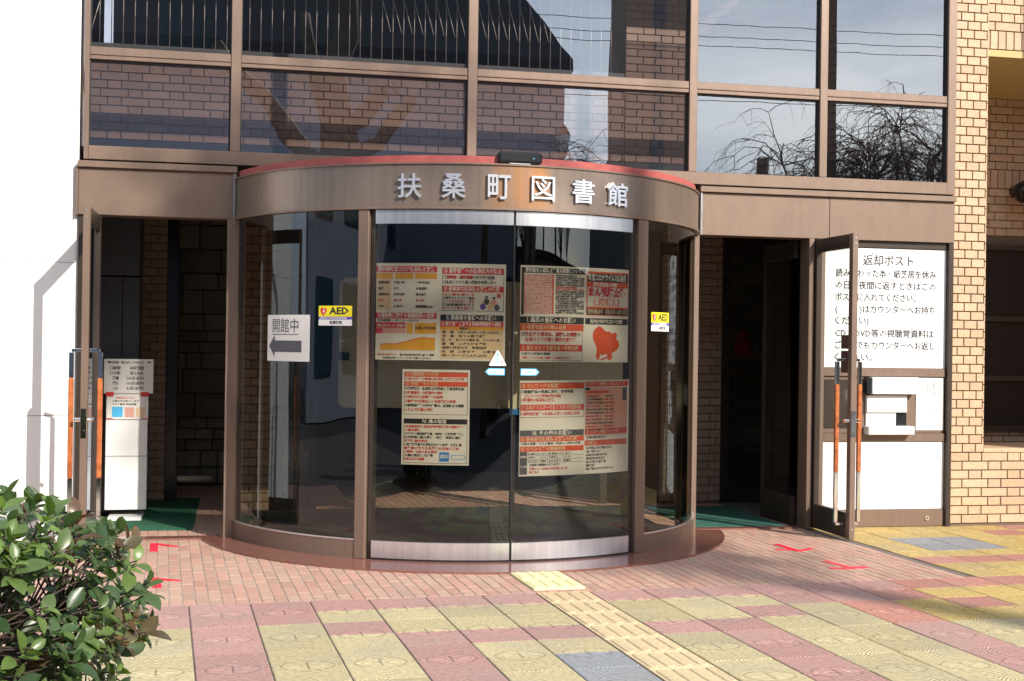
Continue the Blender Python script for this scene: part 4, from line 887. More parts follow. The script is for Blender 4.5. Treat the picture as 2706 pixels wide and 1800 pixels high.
for t, z, w_ in zip(['読み終わった本・紙芝居を休み', 'の日や夜間に返すときはこの', 'ポストに入れてください。', '(　　　)はカウンターへお持ち', 'ください)', 'CD・DVD等の視聴覚資料は', 'ご面倒でもカウンターへお返し', 'ください。'], zz, [.814, .814, .65, .81, .27, .80, .814, .30]): vt(q, t, 4.342, z, h=.058, w_=w_, bold=.004)
for t, x, z in (('よ', 4.345, 1.928), ('お', 4.47, 1.928), ('ほん', 4.72, 1.928), ('かみ しばい', 4.80, 1.928), ('やす', 5.06, 1.928), ('ひ', 4.42, 1.838), ('やかん', 4.58, 1.838), ('かえ', 4.75, 1.838)): vt(q, t, x, z, h=.012)
q.build('lettering', M['ink'], sg)
sl = [(4.60, 4.99, .992, 1.128, .07), (4.595, 4.92, .862, .985, .035), (4.595, 4.845, .775, .848, .03), (4.585, 4.955, .69, .755, .075)]
b1 = part('return_slot', M['plastic_white'], sg, (4.612, 4.99, -.085, -.0225, .995, 1.122), b=.006); part('return_slot', M['plastic_white'], sg, (4.595, 4.92, -.038, -.0065, .858, .985)); part('return_slot', M['plastic_white'], sg, (4.583, 4.955, -.095, -.0065, .694, .757), b=.006)
part('slot_side', M['black'], sg, (4.572, 4.6115, -.080, -.0225, 1.0, 1.118), b=0); part('slot_opening', M['black'], sg, (4.84, 4.93, -.012, -.0066, .758, .857), b=0); part('slot_opening', M['plastic_white'], sg, (4.597, 4.839, -.02, -.0066, .758, .857), b=0)
q = MB(); vt(q, '返却口', 4.74, 1.035, h=.030, w_=.16, y=-.0856, mi=1); vt(q, '返却口をふさがないでください', 4.66, .906, h=.018, w_=.20, y=-.0385, bold=.01); q.build('slot_lettering', [M['ink'], mat('faint_print', (.6, .6, .6), .5)], sg)
part('notice_sheet', M['paper'], sg, (5.008, 5.235, -.012, -.0066, .724, 1.118), b=0)
q = MB()
for cx_, t in ((5.205, '本以外のものはポストへ入れないで'), (5.155, '図書館が開いているときは'), (5.105, '公共施設のマナーを'), (5.055, '守りましょう。')):
    for k, ch in enumerate(t):
        if ch == '。' or ch == ' ': continue
        vt(q, ch, cx_ - .010, 1.075 - k * .0215, h=.017, w_=.017, bold=.0, y=-.0126)
q.build('notice_lettering', M['ink_grey'], sg)

# ================================================================== INSIDE
LOB = empty('lobby_shell', (2, 3, 0), 'dark entrance lobby seen through the open doors', 'lobby')
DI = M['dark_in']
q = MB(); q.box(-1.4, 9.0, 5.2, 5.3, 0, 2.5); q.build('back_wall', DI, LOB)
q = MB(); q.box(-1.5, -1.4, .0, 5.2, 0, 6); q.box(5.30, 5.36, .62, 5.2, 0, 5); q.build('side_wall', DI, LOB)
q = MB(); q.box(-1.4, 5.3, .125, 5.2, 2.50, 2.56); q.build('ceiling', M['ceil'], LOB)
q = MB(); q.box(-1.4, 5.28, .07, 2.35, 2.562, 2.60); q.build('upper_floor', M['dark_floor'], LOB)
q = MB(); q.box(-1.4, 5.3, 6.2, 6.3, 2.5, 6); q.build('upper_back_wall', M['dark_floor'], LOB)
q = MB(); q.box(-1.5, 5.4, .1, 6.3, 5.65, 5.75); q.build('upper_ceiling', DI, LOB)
# upper windows in the far wall behind the rods
for x0 in (-.9, .6, 2.1):
    q = MB(); q.box(x0, x0 + .9, 6.16, 6.195, 3.6, 5.2); q.build('far_window', M['opp_glass'], LOB)
# upper brick parapet and brick walls behind the glazing
par = empty('inner_brick_wall', (1, 2.1, 2.6), 'brown brick wall behind the upper panes', 'brick wall')
q = MB(); q.box(-1.39, 3.33, 2.112, 2.32, 2.60, 3.66); q.box(3.33, 3.90, 2.112, 2.32, 2.60, 5.6); q.build('core', M['mortar'], par)
A1, B1 = (-1.39, 2.112), (3.33, 2.112)
C1, D1, E1 = (3.90, 2.112), (4.98, 1.05), (5.22, .14)
runs = [(A1, B1, brick_run(A1, B1, 2.955, 3.64)), (B1, C1, brick_run(B1, C1, 2.955, 5.5)), (C1, D1, brick_run(C1, D1, 2.90, 5.5)), (D1, E1, brick_run(D1, E1, 2.90, 5.5))]
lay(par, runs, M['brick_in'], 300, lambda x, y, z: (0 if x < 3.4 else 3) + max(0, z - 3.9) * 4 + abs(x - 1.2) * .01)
q = MB()
for a, b2 in ((C1, D1), (D1, E1)):
    a = Vector(a); b2 = Vector(b2); n = Vector((-(b2 - a).y, (b2 - a).x)).normalized() * .15
    c4 = [a, b2, b2 + n, a + n]; q.mesh([(p.x, p.y, z) for z in (2.60, 5.6) for p in c4], [(0, 1, 5, 4), (1, 2, 6, 5), (2, 3, 7, 6), (3, 0, 4, 7), (4, 5, 6, 7)])
q.build('angled_core', M['mortar'], par)
q = MB(); q.box(-1.39, 3.90, 2.075, 2.111, 2.60, 2.95); q.build('dark_base_band', M['dark_floor'], par)  # dark band across the wall core below the lowest bricks
bal = empty('balustrade', (1, 2.2, 3.7), 'row of thin pale upright rods above the brown brick behind the glass', 'balustrade')
part('ledge_rail', M['ledge'], bal, (-1.39, 3.32, 2.09, 2.30, 3.665, 3.735))
rod = MB(); rod.tube([(0, 0, 0), (0, 0, 1.15)], .0045, 6); rod_me = rod.me('rod', M['rail_white'])
rodt = MB(); rodt.tube([(0, 0, 0), (.09, .0, .34)], .0035, 6); rodt_me = rodt.me('brace_rod', M['rail_white'])
xx = -1.32; k = 0
while xx < 3.28:
    o = link('rod', rod_me, bal, (xx, 2.16, 3.735)); at_world(o, bal)
    if k < 2 or 27 < k < 44:
        o = link('brace_rod', rodt_me, bal, (xx + (.0 if k < 2 else -.02), 2.14, 3.735 + (0 if k < 2 else .24)), (0, 0, 0 if k < 2 else pi)); at_world(o, bal)
    xx += .0925; k += 1
part('top_rail', M['ledge'], bal, (-1.39, 3.32, 2.13, 2.19, 4.886, 4.92))
q = MB(); pts = [(CX + 1.5 * sin(rad(a)), CY - 1.5 * cos(rad(a))) for a in range(-72, 73, 6)] + [(3.1, 1.3), (.1, 1.3)]
q.mesh([(x, y, .0125) for x, y in pts] + [(x, y, .020) for x, y in pts], [tuple(range(len(pts), 2 * len(pts)))] + [(i, (i + 1) % len(pts), len(pts) + (i + 1) % len(pts), len(pts) + i) for i in range(len(pts))])
q.build('floor_mat', mat('dark_green_carpet', (.022, .035, .026), .95, var=.3, nscale=14, bump=.6, bscale=200), label='dark green carpet mat on the floor inside the glass drum', cat='floor mat')
# left lobby: cabinet, brick strip, dark column, rough stone wall
cab = empty('dark_cabinet', (-.95, 1.25, 0), 'tall dark grey cabinet just inside the left doorway', 'cabinet')
part('upper_box', M['grey_cab'], cab, (-1.25, -.715, 1.1, 1.5, 1.80, 2.4), b=.006); part('lower_door', M['grey_cab'], cab, (-1.25, -.845, 1.2, 1.5, .02, 1.79), b=.004); part('lower_door', M['grey_cab'], cab, (-.842, -.72, 1.2, 1.5, .02, 1.79), b=.004)
q = MB(); q.tube([(-.86, 1.097, 1.98), (-.86, 1.099, 1.98)], .008, 8); q.build('red_lamp', M['ink_red'], cab)
lb_ = empty('lobby_brick_wall', (-.6, 2.0, 0), 'narrow dark brick wall strip behind the grey cabinet', 'brick wall')
q = MB(); q.box(-.80, -.56, 2.012, 2.2, 0, 2.5); q.build('core', M['mortar'], lb_)
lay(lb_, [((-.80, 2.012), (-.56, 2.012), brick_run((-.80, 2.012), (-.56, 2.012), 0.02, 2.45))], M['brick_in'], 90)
part('dark_column', M['black'], None, (-.56, -.47, 2.0, 2.2, 0, 2.5), label='thin black column between the lobby brick strip and the stone wall', cat='column')
stn = empty('stone_wall', (-.3, 3.2, 0), 'rough grey stone block wall at the back of the left lobby', 'stone wall')
q = MB(); q.box(-.9, 1.0, 3.212, 3.35, 0, 2.5); q.build('core', M['joint_dk'], stn)
random.seed(11); z = .02
while z < 2.4:
    h_ = random.choice((.10, .15, .22)); x = -.9
    while x < .6:
        w_ = random.uniform(.14, .42); q = MB(); d = random.uniform(0, .018); q.box(x + .004, min(x + w_, .7) - .004, 3.19 - d, 3.211, z + .004, z + h_ - .004, b=.008); q.build('stone', M['stone'], stn); x += w_
    z += h_
# notice stand
ns = empty('notice_stand', (-.78, .95, 0), 'white floor stand with lending notice just inside the left door', 'notice stand')
part('stand_panel', M['plastic_white'], ns, (-.93, -.635, .97, 1.03, .07, .96)); part('foot', M['plastic_white'], ns, (-.90, -.66, .82, 1.18, .0, .03)); part('stand_seam', M['ink_grey'], ns, (-.93, -.635, .9685, .9697, .462, .466), b=0)
part('notice_board', M['paper'], ns, (-.945, -.597, .955, .968, .925, 1.177), b=0)
q = MB()
def nt_(q, t, x, z, h, w_=None, mi=0, y=.9545, bold=.02):
    n0 = len(q.v); put_text(q, t, x, z, w_, h, mi, bold); q.v[n0:] = [(a, y, b) for a, b, _ in q.v[n0:]]
nt_(q, '貸出期間・貸出点数のお知らせ', -.915, 1.143, .016, .25, bold=.03)
for k, (l1, l2) in enumerate((('□期間', '4週間'), ('□点数', '全20点'), ('図書', '20点以内'), ('雑誌', '10点以内'), ('CD', '5点以内'))): nt_(q, l1, -.905 if k < 2 else -.885, 1.098 - k * .037, .024, .075 if k < 2 else .045); nt_(q, l2, -.785 if k > 1 else -.765, 1.098 - k * .037, .024, .12 if k > 1 else .10)
q.box(-.925, -.90, .9535, .9545, 1.150, 1.160, 1); q.box(-.64, -.615, .9535, .9545, 1.150, 1.160, 1); q.build('notice_lettering', [M['ink'], M['mat_green']], ns)
part('small_notice', M['paper'], ns, (-.925, -.63, .961, .9685, .735, .92), b=0)
q = MB()
for x0, z0, w_, h_, mi in ((-.93, .905, .055, .03, 1), (-.685, .905, .06, .03, 1), (-.885, .752, .075, .075, 2), (-.795, .752, .065, .07, 3), (-.715, .752, .065, .07, 4), (-.925, .738, .045, .006, 1), (-.68, .738, .05, .006, 1)): q.box(x0, x0 + w_, .9535 if z0 > .9 else .9592, .9545 if z0 > .9 else .9605, z0, z0 + h_, mi)
nt_(q, '感染拡大防止のため', -.86, .885, .014, .13, 5, y=.9602); nt_(q, 'ご協力をお願いします', -.885, .862, .013, .19, 0, y=.9602); nt_(q, 'マスク着用 手指消毒', -.885, .838, .013, .17, 0, y=.9602)
q.build('notice_print', [M['ink'], M['ink_red'], M['ink_sky'], M['ink_pink'], M['ink_cream'], M['ink_orange']], ns)
part('floor_mat', M['mat_green'], None, (-.95, -.28, .35, 2.2, .0015, .010), label='dark green floor mat inside the left doorway', cat='floor mat', group='green floor mats')
q = MB(); q.box(3.29, 4.02, .07, 1.25, .0015, .011, b=.003); q.build('floor_mat', M['mat_teal'], label='faded green floor mat inside the right doorway', cat='floor mat', group='green floor mats')
# right lobby
rp_ = empty('lobby_brick_pier', (3.9, 1.5, 0), 'short brick pier just inside the right doorway', 'brick pier')
q = MB(); q.box(3.50, 4.035, 1.512, 1.9, 0, 2.5); q.build('core', M['mortar'], rp_)
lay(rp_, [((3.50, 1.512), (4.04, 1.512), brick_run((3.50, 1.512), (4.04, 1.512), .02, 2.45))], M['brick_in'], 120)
nts = empty('wall_notice', (3.79, 1.49, 1.2), 'narrow white paper notice on the lobby brick pier', 'notice')
part('sheet', M['paper'], nts, (3.755, 3.83, 1.490, 1.4985, 1.21, 1.545), b=0); q = MB()
for k, ch in enumerate('ご利用の皆様へお願い'): nt_(q, ch, 3.785, 1.51 - k * .028, .018, .018, y=1.4895)
q.build('lettering', M['ink_grey'], nts)
ins = empty('inner_screen', (4.1, .4, 0), 'dark glazed side screen inside the right doorway', 'glazed screen')
part('frame', M['bronze_dk'], ins, (4.07, 4.105, .12, .66, .012, .22), (4.07, 4.105, .12, .66, 2.0, 2.13), (4.07, 4.105, .66, .71, .012, 2.13)); q = MB(); q.face([(4.085, .10, .22), (4.085, .66, .22), (4.085, .66, 2.0), (4.085, .10, 2.0)][::-1]); q.build('glass', G_DOOR, ins)
ind = empty('inner_door', (4.5, 1.9, 0), 'dark framed inner door behind the right doorway', 'door')
part('frame', M['bronze_dk'], ind, (4.04, 4.16, 1.62, 1.70, .0, 2.35), (4.60, 4.70, 1.62, 1.70, 0, 2.35), (4.161, 4.599, 1.62, 1.70, 2.12, 2.35), (4.161, 4.599, 1.62, 1.70, .0, .14)); q = MB(); q.face([(4.16, 1.66, .14), (4.6, 1.66, .14), (4.6, 1.66, 2.12), (4.16, 1.66, 2.12)]); q.build('glass', G_LEAF, ind)
bk = empty('far_lobby_wall', (4.6, 2.9, 0), 'dim striped brick wall seen through the inner door', 'brick wall')
q = MB(); q.box(3.9, 5.3, 2.912, 3.0, 0, 2.5); q.build('core', M['mortar'], bk); lay(bk, [((4.2, 2.912), (5.28, 2.912), brick_run((4.2, 2.912), (5.28, 2.912), .3, 2.4, pitch=.09, bl=.4))], M['stone'], 160)
q = MB(); q.box(4.68, 4.86, 2.80, 2.88, 1.25, 1.42, b=.03); q.box(4.72, 4.83, 2.81, 2.87, 1.421, 1.50, b=.025); q.build('hanging_bag', M['red_cloth'], label='red cloth bag hanging behind the inner door', cat='bag')
# back of drum: beige board, pale door stile, dark frames
bd = empty('beige_panel', (1.9, 1.5, .8), 'pale beige panel with rounded corners behind the curved doors', 'panel')
q = MB(); pts = []
for cx_, cz_, a0 in ((.86, .86, 180), (3.24, .86, 270), (3.24, 1.78, 0), (.86, 1.78, 90)):
    for k in range(5): t = rad(a0 + 90 * k / 4); pts.append((cx_ + .06 * cos(t), cz_ + .06 * sin(t)))
q.mesh([(x, 1.50, z) for x, z in pts] + [(x, 1.56, z) for x, z in pts], [tuple(range(20)), ] + [(i, i + 20, (i + 1) % 20 + 20, (i + 1) % 20) for i in range(20)]); q.build('board', M['blind'], bd)
part('support', M['bronze_dk'], bd, (1.0, 1.06, 1.57, 1.63, 0, .8), (3.0, 3.06, 1.57, 1.63, 0, .8)); part('clip', M['black'], bd, (.80, .88, 1.47, 1.499, 1.18, 1.24), b=.004)
stl = empty('pale_post', (2.22, 1.40, 0), 'slim cream post behind the meeting line of the curved doors', 'post')
part('post', M['blind'], stl, (2.185, 2.235, 1.38, 1.43, .78, 1.83)); part('lower_post', M['bronze_dk'], stl, (2.19, 2.23, 1.385, 1.425, 0, .78)); part('blue_clip', M['ink_blue'], stl, (2.175, 2.245, 1.36, 1.379, .755, .80), b=0)
dl2 = empty('drum_side_wall', (.2, 1.2, 0), 'dim brick return seen through the left curved glass', 'brick wall')
q = MB(); q.box(.0, .26, 1.212, 1.5, 0, 2.3); q.build('core', M['mortar'], dl2); lay(dl2, [((.0, 1.212), (.26, 1.212), brick_run((.0, 1.212), (.26, 1.212), .02, 2.2))], M['brick_in'], 90)
fr2 = empty('inner_door', (.5, 1.2, 0), 'black framed inner door seen through the left curved glass', 'door')
part('frame', M['black'], fr2, (.29, .36, 1.2, 1.26, 0, 2.25), (.56, .62, 1.2, 1.26, 0, 2.25), (.361, .559, 1.2, 1.26, 2.0, 2.25), (.361, .559, 1.2, 1.26, 0, .16)); q = MB(); q.face([(.36, 1.23, .16), (.56, 1.23, .16), (.56, 1.23, 2.), (.36, 1.23, 2.)]); q.build('glass', G_LEAF, fr2)

# ================================================================== THE HEDGE
random.seed(21)
def leaf_mesh(name, mats, Lf, Wf, curl, fold):
    q = MB(); n = 5; prof = [.06, .58, .95, 1., .72, 0.05]
    vs = []
    for i in range(n + 1):
        t = i / n; y = Lf * t; z = -curl * Lf * t * t; w_ = Wf / 2 * prof[i]
        vs += [(-w_, y, z + fold * w_), (0, y, z), (w_, y, z + fold * w_)]
    fs = []
    for i in range(n):
        b = i * 3; fs += [(b, b + 1, b + 4, b + 3), (b + 1, b + 2, b + 5, b + 4)]
    q.mesh(vs, fs, 0, True); return q.me(name, mats)
def leaf_mat(name, c1, c2, tr):
    m_ = mat(name, c1, .34, col2=c2, rnd=.28, var=.18, nscale=30, spec=.5); n = m_.node_tree; N = n.nodes; l = n.links.new
    P = N['Principled BSDF']; out = N['Material Output']; t = N.new('ShaderNodeBsdfTranslucent'); t.inputs[0].default_value = (*tr, 1)
    mx_ = N.new('ShaderNodeMixShader'); mx_.inputs[0].default_value = .22; l(P.outputs[0], mx_.inputs[1]); l(t.outputs[0], mx_.inputs[2]); l(mx_.outputs[0], out.inputs[0]); return m_
LM = [leaf_mat('hedge_leaf_green', (.034, .072, .024), (.065, .105, .035), (.14, .24, .04)), leaf_mat('hedge_leaf_lime', (.11, .18, .035), (.085, .13, .04), (.30, .48, .05)), leaf_mat('hedge_leaf_bronze', (.115, .055, .035), (.085, .085, .035), (.35, .12, .05))]
LV = [[leaf_mesh('leaf', LM[k], L_, W_, c, f) for (L_, W_, c, f) in ((.074, .041, .30, .30), (.066, .036, -.12, .45), (.056, .032, .5, .25), (.042, .024, .2, .5))] for k in range(3)]
HC = Vector((-.93, -5.02, 0))
def in_hedge(p):
    x = (p.x - HC.x) / (.70 if p.x < HC.x else .42 + .30 * min(1, p.z / .5)); y = (p.y - HC.y) / .62; z = (p.z - .45) / .475
    return (abs(x) ** 2.6 + abs(y) ** 2.6 + abs(z) ** 3.2) < (1 + .25 * noise.noise(p * 3.1))
hedge = empty('hedge', HC, 'leafy green hedge with a few reddish leaves in the left foreground', 'hedge')
wood = MB(); leaves = []
tips = []
while len(tips) < 860:
    p = Vector((random.uniform(-1.68, -.12), random.uniform(-5.75, -4.35), random.uniform(.05, .98)))
    if not in_hedge(p): continue
    inner = HC + (p - HC) * Vector((1, 1, 1)).length * 0 + (p - Vector((HC.x, HC.y, .40))) * 0
    c = Vector((HC.x, HC.y, .38)); e = c + (p - c) * 1.22
    if in_hedge(e) and random.random() < .70: continue
    tips.append(p)
stems = [Vector((HC.x + random.uniform(-.4, .45), HC.y + random.uniform(-.35, .35), 0)) for _ in range(16)]
for s0 in stems:
    e = s0 + Vector((random.uniform(-.12, .12), random.uniform(-.12, .12), random.uniform(.35, .5))); wood.tube([s0, (s0 + e) / 2 + Vector((random.uniform(-.04, .04), 0, 0)), e], [.012, .009, .006], 6)
    s0.xyz = e.xyz
for p in tips:
    base = min(stems, key=lambda s_: (s_ - p).length + random.uniform(0, .25)); mid = base.lerp(p, .5) + Vector((random.uniform(-.05, .05), random.uniform(-.05, .05), random.uniform(-.02, .06)))
    wood.tube([base, mid, p], [.0048, .0032, .0018], 4, cap=False)
    d = (p - mid).normalized(); d = (d + Vector((0, 0, .55))).normalized()
    kind = 0 if random.random() < (.68 if p.z < .7 else .55) else (1 if random.random() < .72 else 2)
    n = random.randint(4, 7); a0 = random.random() * 6
    for k in range(n):
        t = k / n; pos = p - d * .06 * (1 - t) ; ang = a0 + k * 2.4; tilt = rad(75 - 45 * t + random.uniform(-12, 12))
        ax = d.orthogonal().normalized(); ax = Matrix.Rotation(ang, 3, d) @ ax; dr_ = (d * cos(tilt) + ax * sin(tilt)).normalized()
        nrm = (d * sin(tilt) - ax * cos(tilt)).normalized(); nrm = (nrm + Vector((random.uniform(-.3, .3), random.uniform(-.3, .3), .35))).normalized()
        xax = dr_.cross(nrm).normalized(); nrm = xax.cross(dr_)
        sc = random.uniform(.65, 1.2); Mx = Matrix((xax * sc, dr_ * sc, nrm * sc)).transposed().to_4x4(); Mx.translation = pos
        leaves.append(((pos - Vector((0, -9, 1.3))).length, Mx, kind, random.randrange(4)))
wood.build('stems', M['twig'], hedge, kind='stuff')
leaves.sort(key=lambda t: t[0])
for _, Mx, k, v in leaves[:300]:
    o = link('leaf', LV[k][v], hedge); o.matrix_parent_inverse = Matrix.Translation(HC * -1); o.matrix_basis = Mx
lmb = MB()
for _, Mx, k, v in leaves[300:]:
    me_ = LV[k][v]; lmb.mesh([v_.co for v_ in me_.vertices], [tuple(p.vertices) for p in me_.polygons], k, True, Mx)
lmb.build('leaf', LM, hedge, kind='stuff')
q = MB(); q.box(-1.9, -.45, -5.6, -4.4, -.004, .03); # soil under the hedge
q.build('soil_bed', mat('dark_soil', (.05, .038, .028), .95, var=.3, nscale=20, bump=1., bscale=40), hedge)

# ================================================================== ACROSS THE STREET (seen mirrored in the glass, save the added shade tree)
sb = empty('shop_house', (-13, -8, 0), 'grey two storey shop house mirrored at the left of the glass drum', 'building'); q = MB(); q.box(-26, -13, -19, -1.5, 0, 5.6); q.build('wall', M['opp_wall'], sb); part('roof', M['opp_roof'], sb, (-26.3, -12.6, -19.3, -1.2, 5.6, 5.9))
for y in (-17, -13, -9, -5): part('window', M['opp_glass'], sb, (-12.99, -12.95, y, y + 2.2, .8, 2.4)); part('window', M['opp_glass'], sb, (-12.99, -12.95, y, y + 2.2, 3.4, 4.8))
sb = empty('shop_house', (24, -8, 0), 'brown two storey shop house mirrored at the right of the glass drum', 'building'); q = MB(); q.box(24, 34, -19, 2, 0, 5.2); q.build('wall', M['concrete'], sb); part('roof', M['opp_roof'], sb, (23.6, 34.3, -19.3, 2.3, 5.2, 5.5))
for y in (-16, -11, -6): part('window', M['opp_glass'], sb, (23.95, 23.99, y, y + 2.6, .9, 2.5))
ob = empty('office_building', (-4, -24.5, 0), 'slate grey building with steep eaves mirrored in the upper left panes', 'building')
q = MB(); q.box(-30, 8.2, -34, -24, 0, 8.6); q.build('wall', M['opp_wall'], ob)
q = MB(); q.mesh([(-30.5, -23.3, 8.3), (8.25, -23.3, 8.3), (6.4, -27, 12.8), (-30.5, -27, 12.8), (-30.5, -23.3, 8.62), (8.25, -23.3, 8.62), (8.25, -34, 8.3), (6.4, -30, 12.8), (-30.5, -30, 12.8), (-30.5, -34, 8.3)], [(0, 1, 5, 4), (4, 5, 2, 3), (5, 6, 7, 2), (3, 2, 7, 8), (8, 7, 6, 9), (0, 9, 6, 1)]); q.build('roof', M['opp_roof'], ob)
for x in (-12, -8, -4.5, -1.5, 1.8, 4.8):
    for z in (1.2,):
        f_ = part('window', M['bronze_dk'], ob, (x, x + 1.9, -23.99, -23.93, z, z + 1.7), b=0); g_ = part('pane', M['opp_glass'], f_, (x + .1, x + 1.8, -23.925, -23.90, z + .1, z + 1.6), b=0); g_.parent = f_; g_.matrix_parent_inverse = Matrix.Identity(4)
low = empty('low_building', (12, -27, 0), 'low grey building mirrored behind the bare tree', 'building'); q = MB(); q.box(8.3, 40, -34, -26, 0, 3.6); q.build('wall', M['concrete'], low); part('roof_edge', M['opp_roof'], low, (8.25, 40.2, -34, -25.8, 3.6, 3.8)); part('window', M['opp_glass'], low, (9.4, 13.6, -25.99, -25.95, 1.0, 2.4)); part('window', M['opp_glass'], low, (16, 22, -25.99, -25.95, 1.0, 2.4))
tw = empty('stair_tower', (10.8, -25, 0), 'narrow brown stair tower mirrored beside the third upright', 'tower'); q = MB(); q.box(9.9, 11.75, -25.5, -24, 0, 14); q.build('wall', M['brick_in'], tw); part('slit_window', M['opp_glass'], tw, (10.6, 11.0, -23.99, -23.96, 2, 12))
def limb(q, p0, p1, r0, r1, wob=.08, n=6, sd=0):
    p0 = Vector(p0); p1 = Vector(p1); rnd = random.Random(sd); pts = []; rs = []
    for i in range(n + 1):
        t = i / n; o_ = Vector((rnd.uniform(-1, 1), rnd.uniform(-1, 1), 0)) * wob * sin(pi * t); pts.append(p0.lerp(p1, t) + o_); rs.append(r0 + (r1 - r0) * t)
    q.tube(pts, rs, 9)
pt = empty('pollarded_tree', (1.4, -12, 0), 'thick pollarded street tree mirrored in the second pane', 'tree')
q = MB(); limb(q, (1.4, -12, 0), (1.45, -12, 4.1), .33, .28, sd=1); q.build('trunk', M['bark'], pt)
q = MB()
for k, (e, r0, r1) in enumerate([((1.6, -12, 7.4), .26, .20), ((.45, -12, 5.1), .19, .15), ((2.25, -12, 5.4), .17, .13), ((2.75, -12.2, 5.3), .14, .11), ((-.4, -12.1, 6.0), .15, .11), ((1.0, -12.3, 6.6), .14, .1)]): limb(q, (1.45, -12, 3.7 + k * .05), e, r0, r1, .12, sd=k + 5)
q.build('limbs', M['bark'], pt)
def twigs(q, roots, n, L0, r, droop, rnd, depth=3):
    def grow(p, d, L_, r_, dep):
        if dep == 0: return
        pts = [p]; dd = d.copy()
        for i in range(4):
            dd = (dd + Vector((rnd.uniform(-.3, .3), rnd.uniform(-.3, .3), rnd.uniform(-.2, .2) - droop * i * .2))).normalized(); pts.append(pts[-1] + dd * L_ / 4)
        q.tube(pts, [r_, r_ * .85, r_ * .7, r_ * .55, r_ * .4], 4, cap=False)
        for k in range(4 if dep > 1 else 3):
            b = pts[rnd.randint(1, 4)]; nd = (dd + Vector((rnd.uniform(-1, 1), rnd.uniform(-1, 1), rnd.uniform(-.5, .6)))).normalized(); grow(b, nd, L_ * .65, r_ * .5, dep - 1)
    for rp in roots:
        for k in range(n): grow(Vector(rp), Vector((rnd.uniform(-1, 1), rnd.uniform(-1, 1), rnd.uniform(.2, 1.))).normalized(), L0, r, depth)
rnd = random.Random(4)
q = MB(); twigs(q, [(1.6, -12, 7.2), (.45, -12, 5.0), (2.7, -12.2, 5.2)], 3, .7, .012, .0, rnd, 2); q.build('twigs', M['twig'], pt, kind='stuff')
for (x, y, hh, w_, lb, sd) in ((11.3, -14.2, 5.0, 1.35, 'wide bare weeping tree mirrored low in the right panes', 9), (13.8, -15.5, 5.6, 1.5, 'second bare weeping tree mirrored at the right end of the glazing', 10), (8.0, -24 + 4, 5.2, 1.3, 'small bare tree mirrored beside the lamp in the third pane', 12)):
    rnd = random.Random(sd); wt = empty('bare_tree', (x, y, 0), lb, 'tree', 'bare trees across the street')
    q = MB(); limb(q, (x, y, 0), (x, y, hh * .6), .13, .10, .1, sd=sd); q.build('trunk', M['bark'], wt)
    q = MB(); rts = []
    for k in range(15):
        e = (x + rnd.uniform(-w_, w_), y + rnd.uniform(-w_, w_) * .6, hh * rnd.uniform(.8, 1.05)); limb(q, (x, y, hh * .55), e, .055, .02, .15, sd=sd * 9 + k); rts.append(e)
    q.build('limbs', M['bark'], wt); q = MB(); twigs(q, rts, 7, 1.15, .014, 1.0, rnd, 3); q.build('crown', M['twig'], wt, kind='stuff')
# out-of-view tall tree, added to throw shade on the header and pavement
tt = empty('added_shade_tree', (13.5, -19.4, 0), 'tall dense street tree shading the entrance from across the street', 'tree')
q = MB(); limb(q, (13.5, -19.4, 0), (13.5, -19.4, 17.5), .20, .15, .02, 8, sd=3); q.build('trunk', M['bark'], tt)
rnd = random.Random(8); q = MB(); cr_ = MB(); cells = []
for k in range(41):
    e = Vector((14.3 + rnd.uniform(-3.0, 2.9), -19.4 + rnd.uniform(-1.0, 1.0), 17.3 + rnd.uniform(-.4, 2.0)))
    if k > 33: e = Vector((11.55 + rnd.uniform(-.35, .6), -19.4 + rnd.uniform(-.5, .5), 15.75 + rnd.uniform(-.6, .6))); limb(q, (13.5, -19.4, 13.8 + rnd.random() * 2), e, .07, .03, .2, sd=50 + k); cells.append(e)
for x_ in (11.25, 11.65, 12.05):  # clumps placed to shade the left doorway
    for z_ in (15.1, 15.45, 15.8, 16.15): cells.append(Vector((x_, -19.4, z_)))
for k in range(16): cells.append(Vector((13.5 + rnd.uniform(-.25, .25), -19.4 + rnd.uniform(-.2, .2), 9.6 + k * .27)))  # clumps placed to widen the trunk's shade on the paving
for k0, e in enumerate(cells):
    for k in range(420):
        p = e + Vector((rnd.gauss(0, .55), rnd.gauss(0, .5), rnd.gauss(0, .55))) * ((.6 if k0 < 41 else (.42 if k0 < 53 else .55)) if k0 > 33 else 1)
        if k0 <= 33 and (p.z < 16.62 + .06 * sin(p.x * 2.1) or p.x < 11.06 + (16.89 - p.z) * .6): continue
        a = Vector((rnd.uniform(-1, 1), rnd.uniform(-1, 1), rnd.uniform(-1, 1))).normalized() * .10; b2 = a.cross(Vector((rnd.uniform(-1, 1), rnd.uniform(-1, 1), rnd.uniform(-1, 1)))).normalized() * .07
        cr_.face([p - a, p + b2, p + a, p - b2])
q.build('limbs', M['bark'], tt); cr_.build('crown', LM[0], tt, kind='stuff')
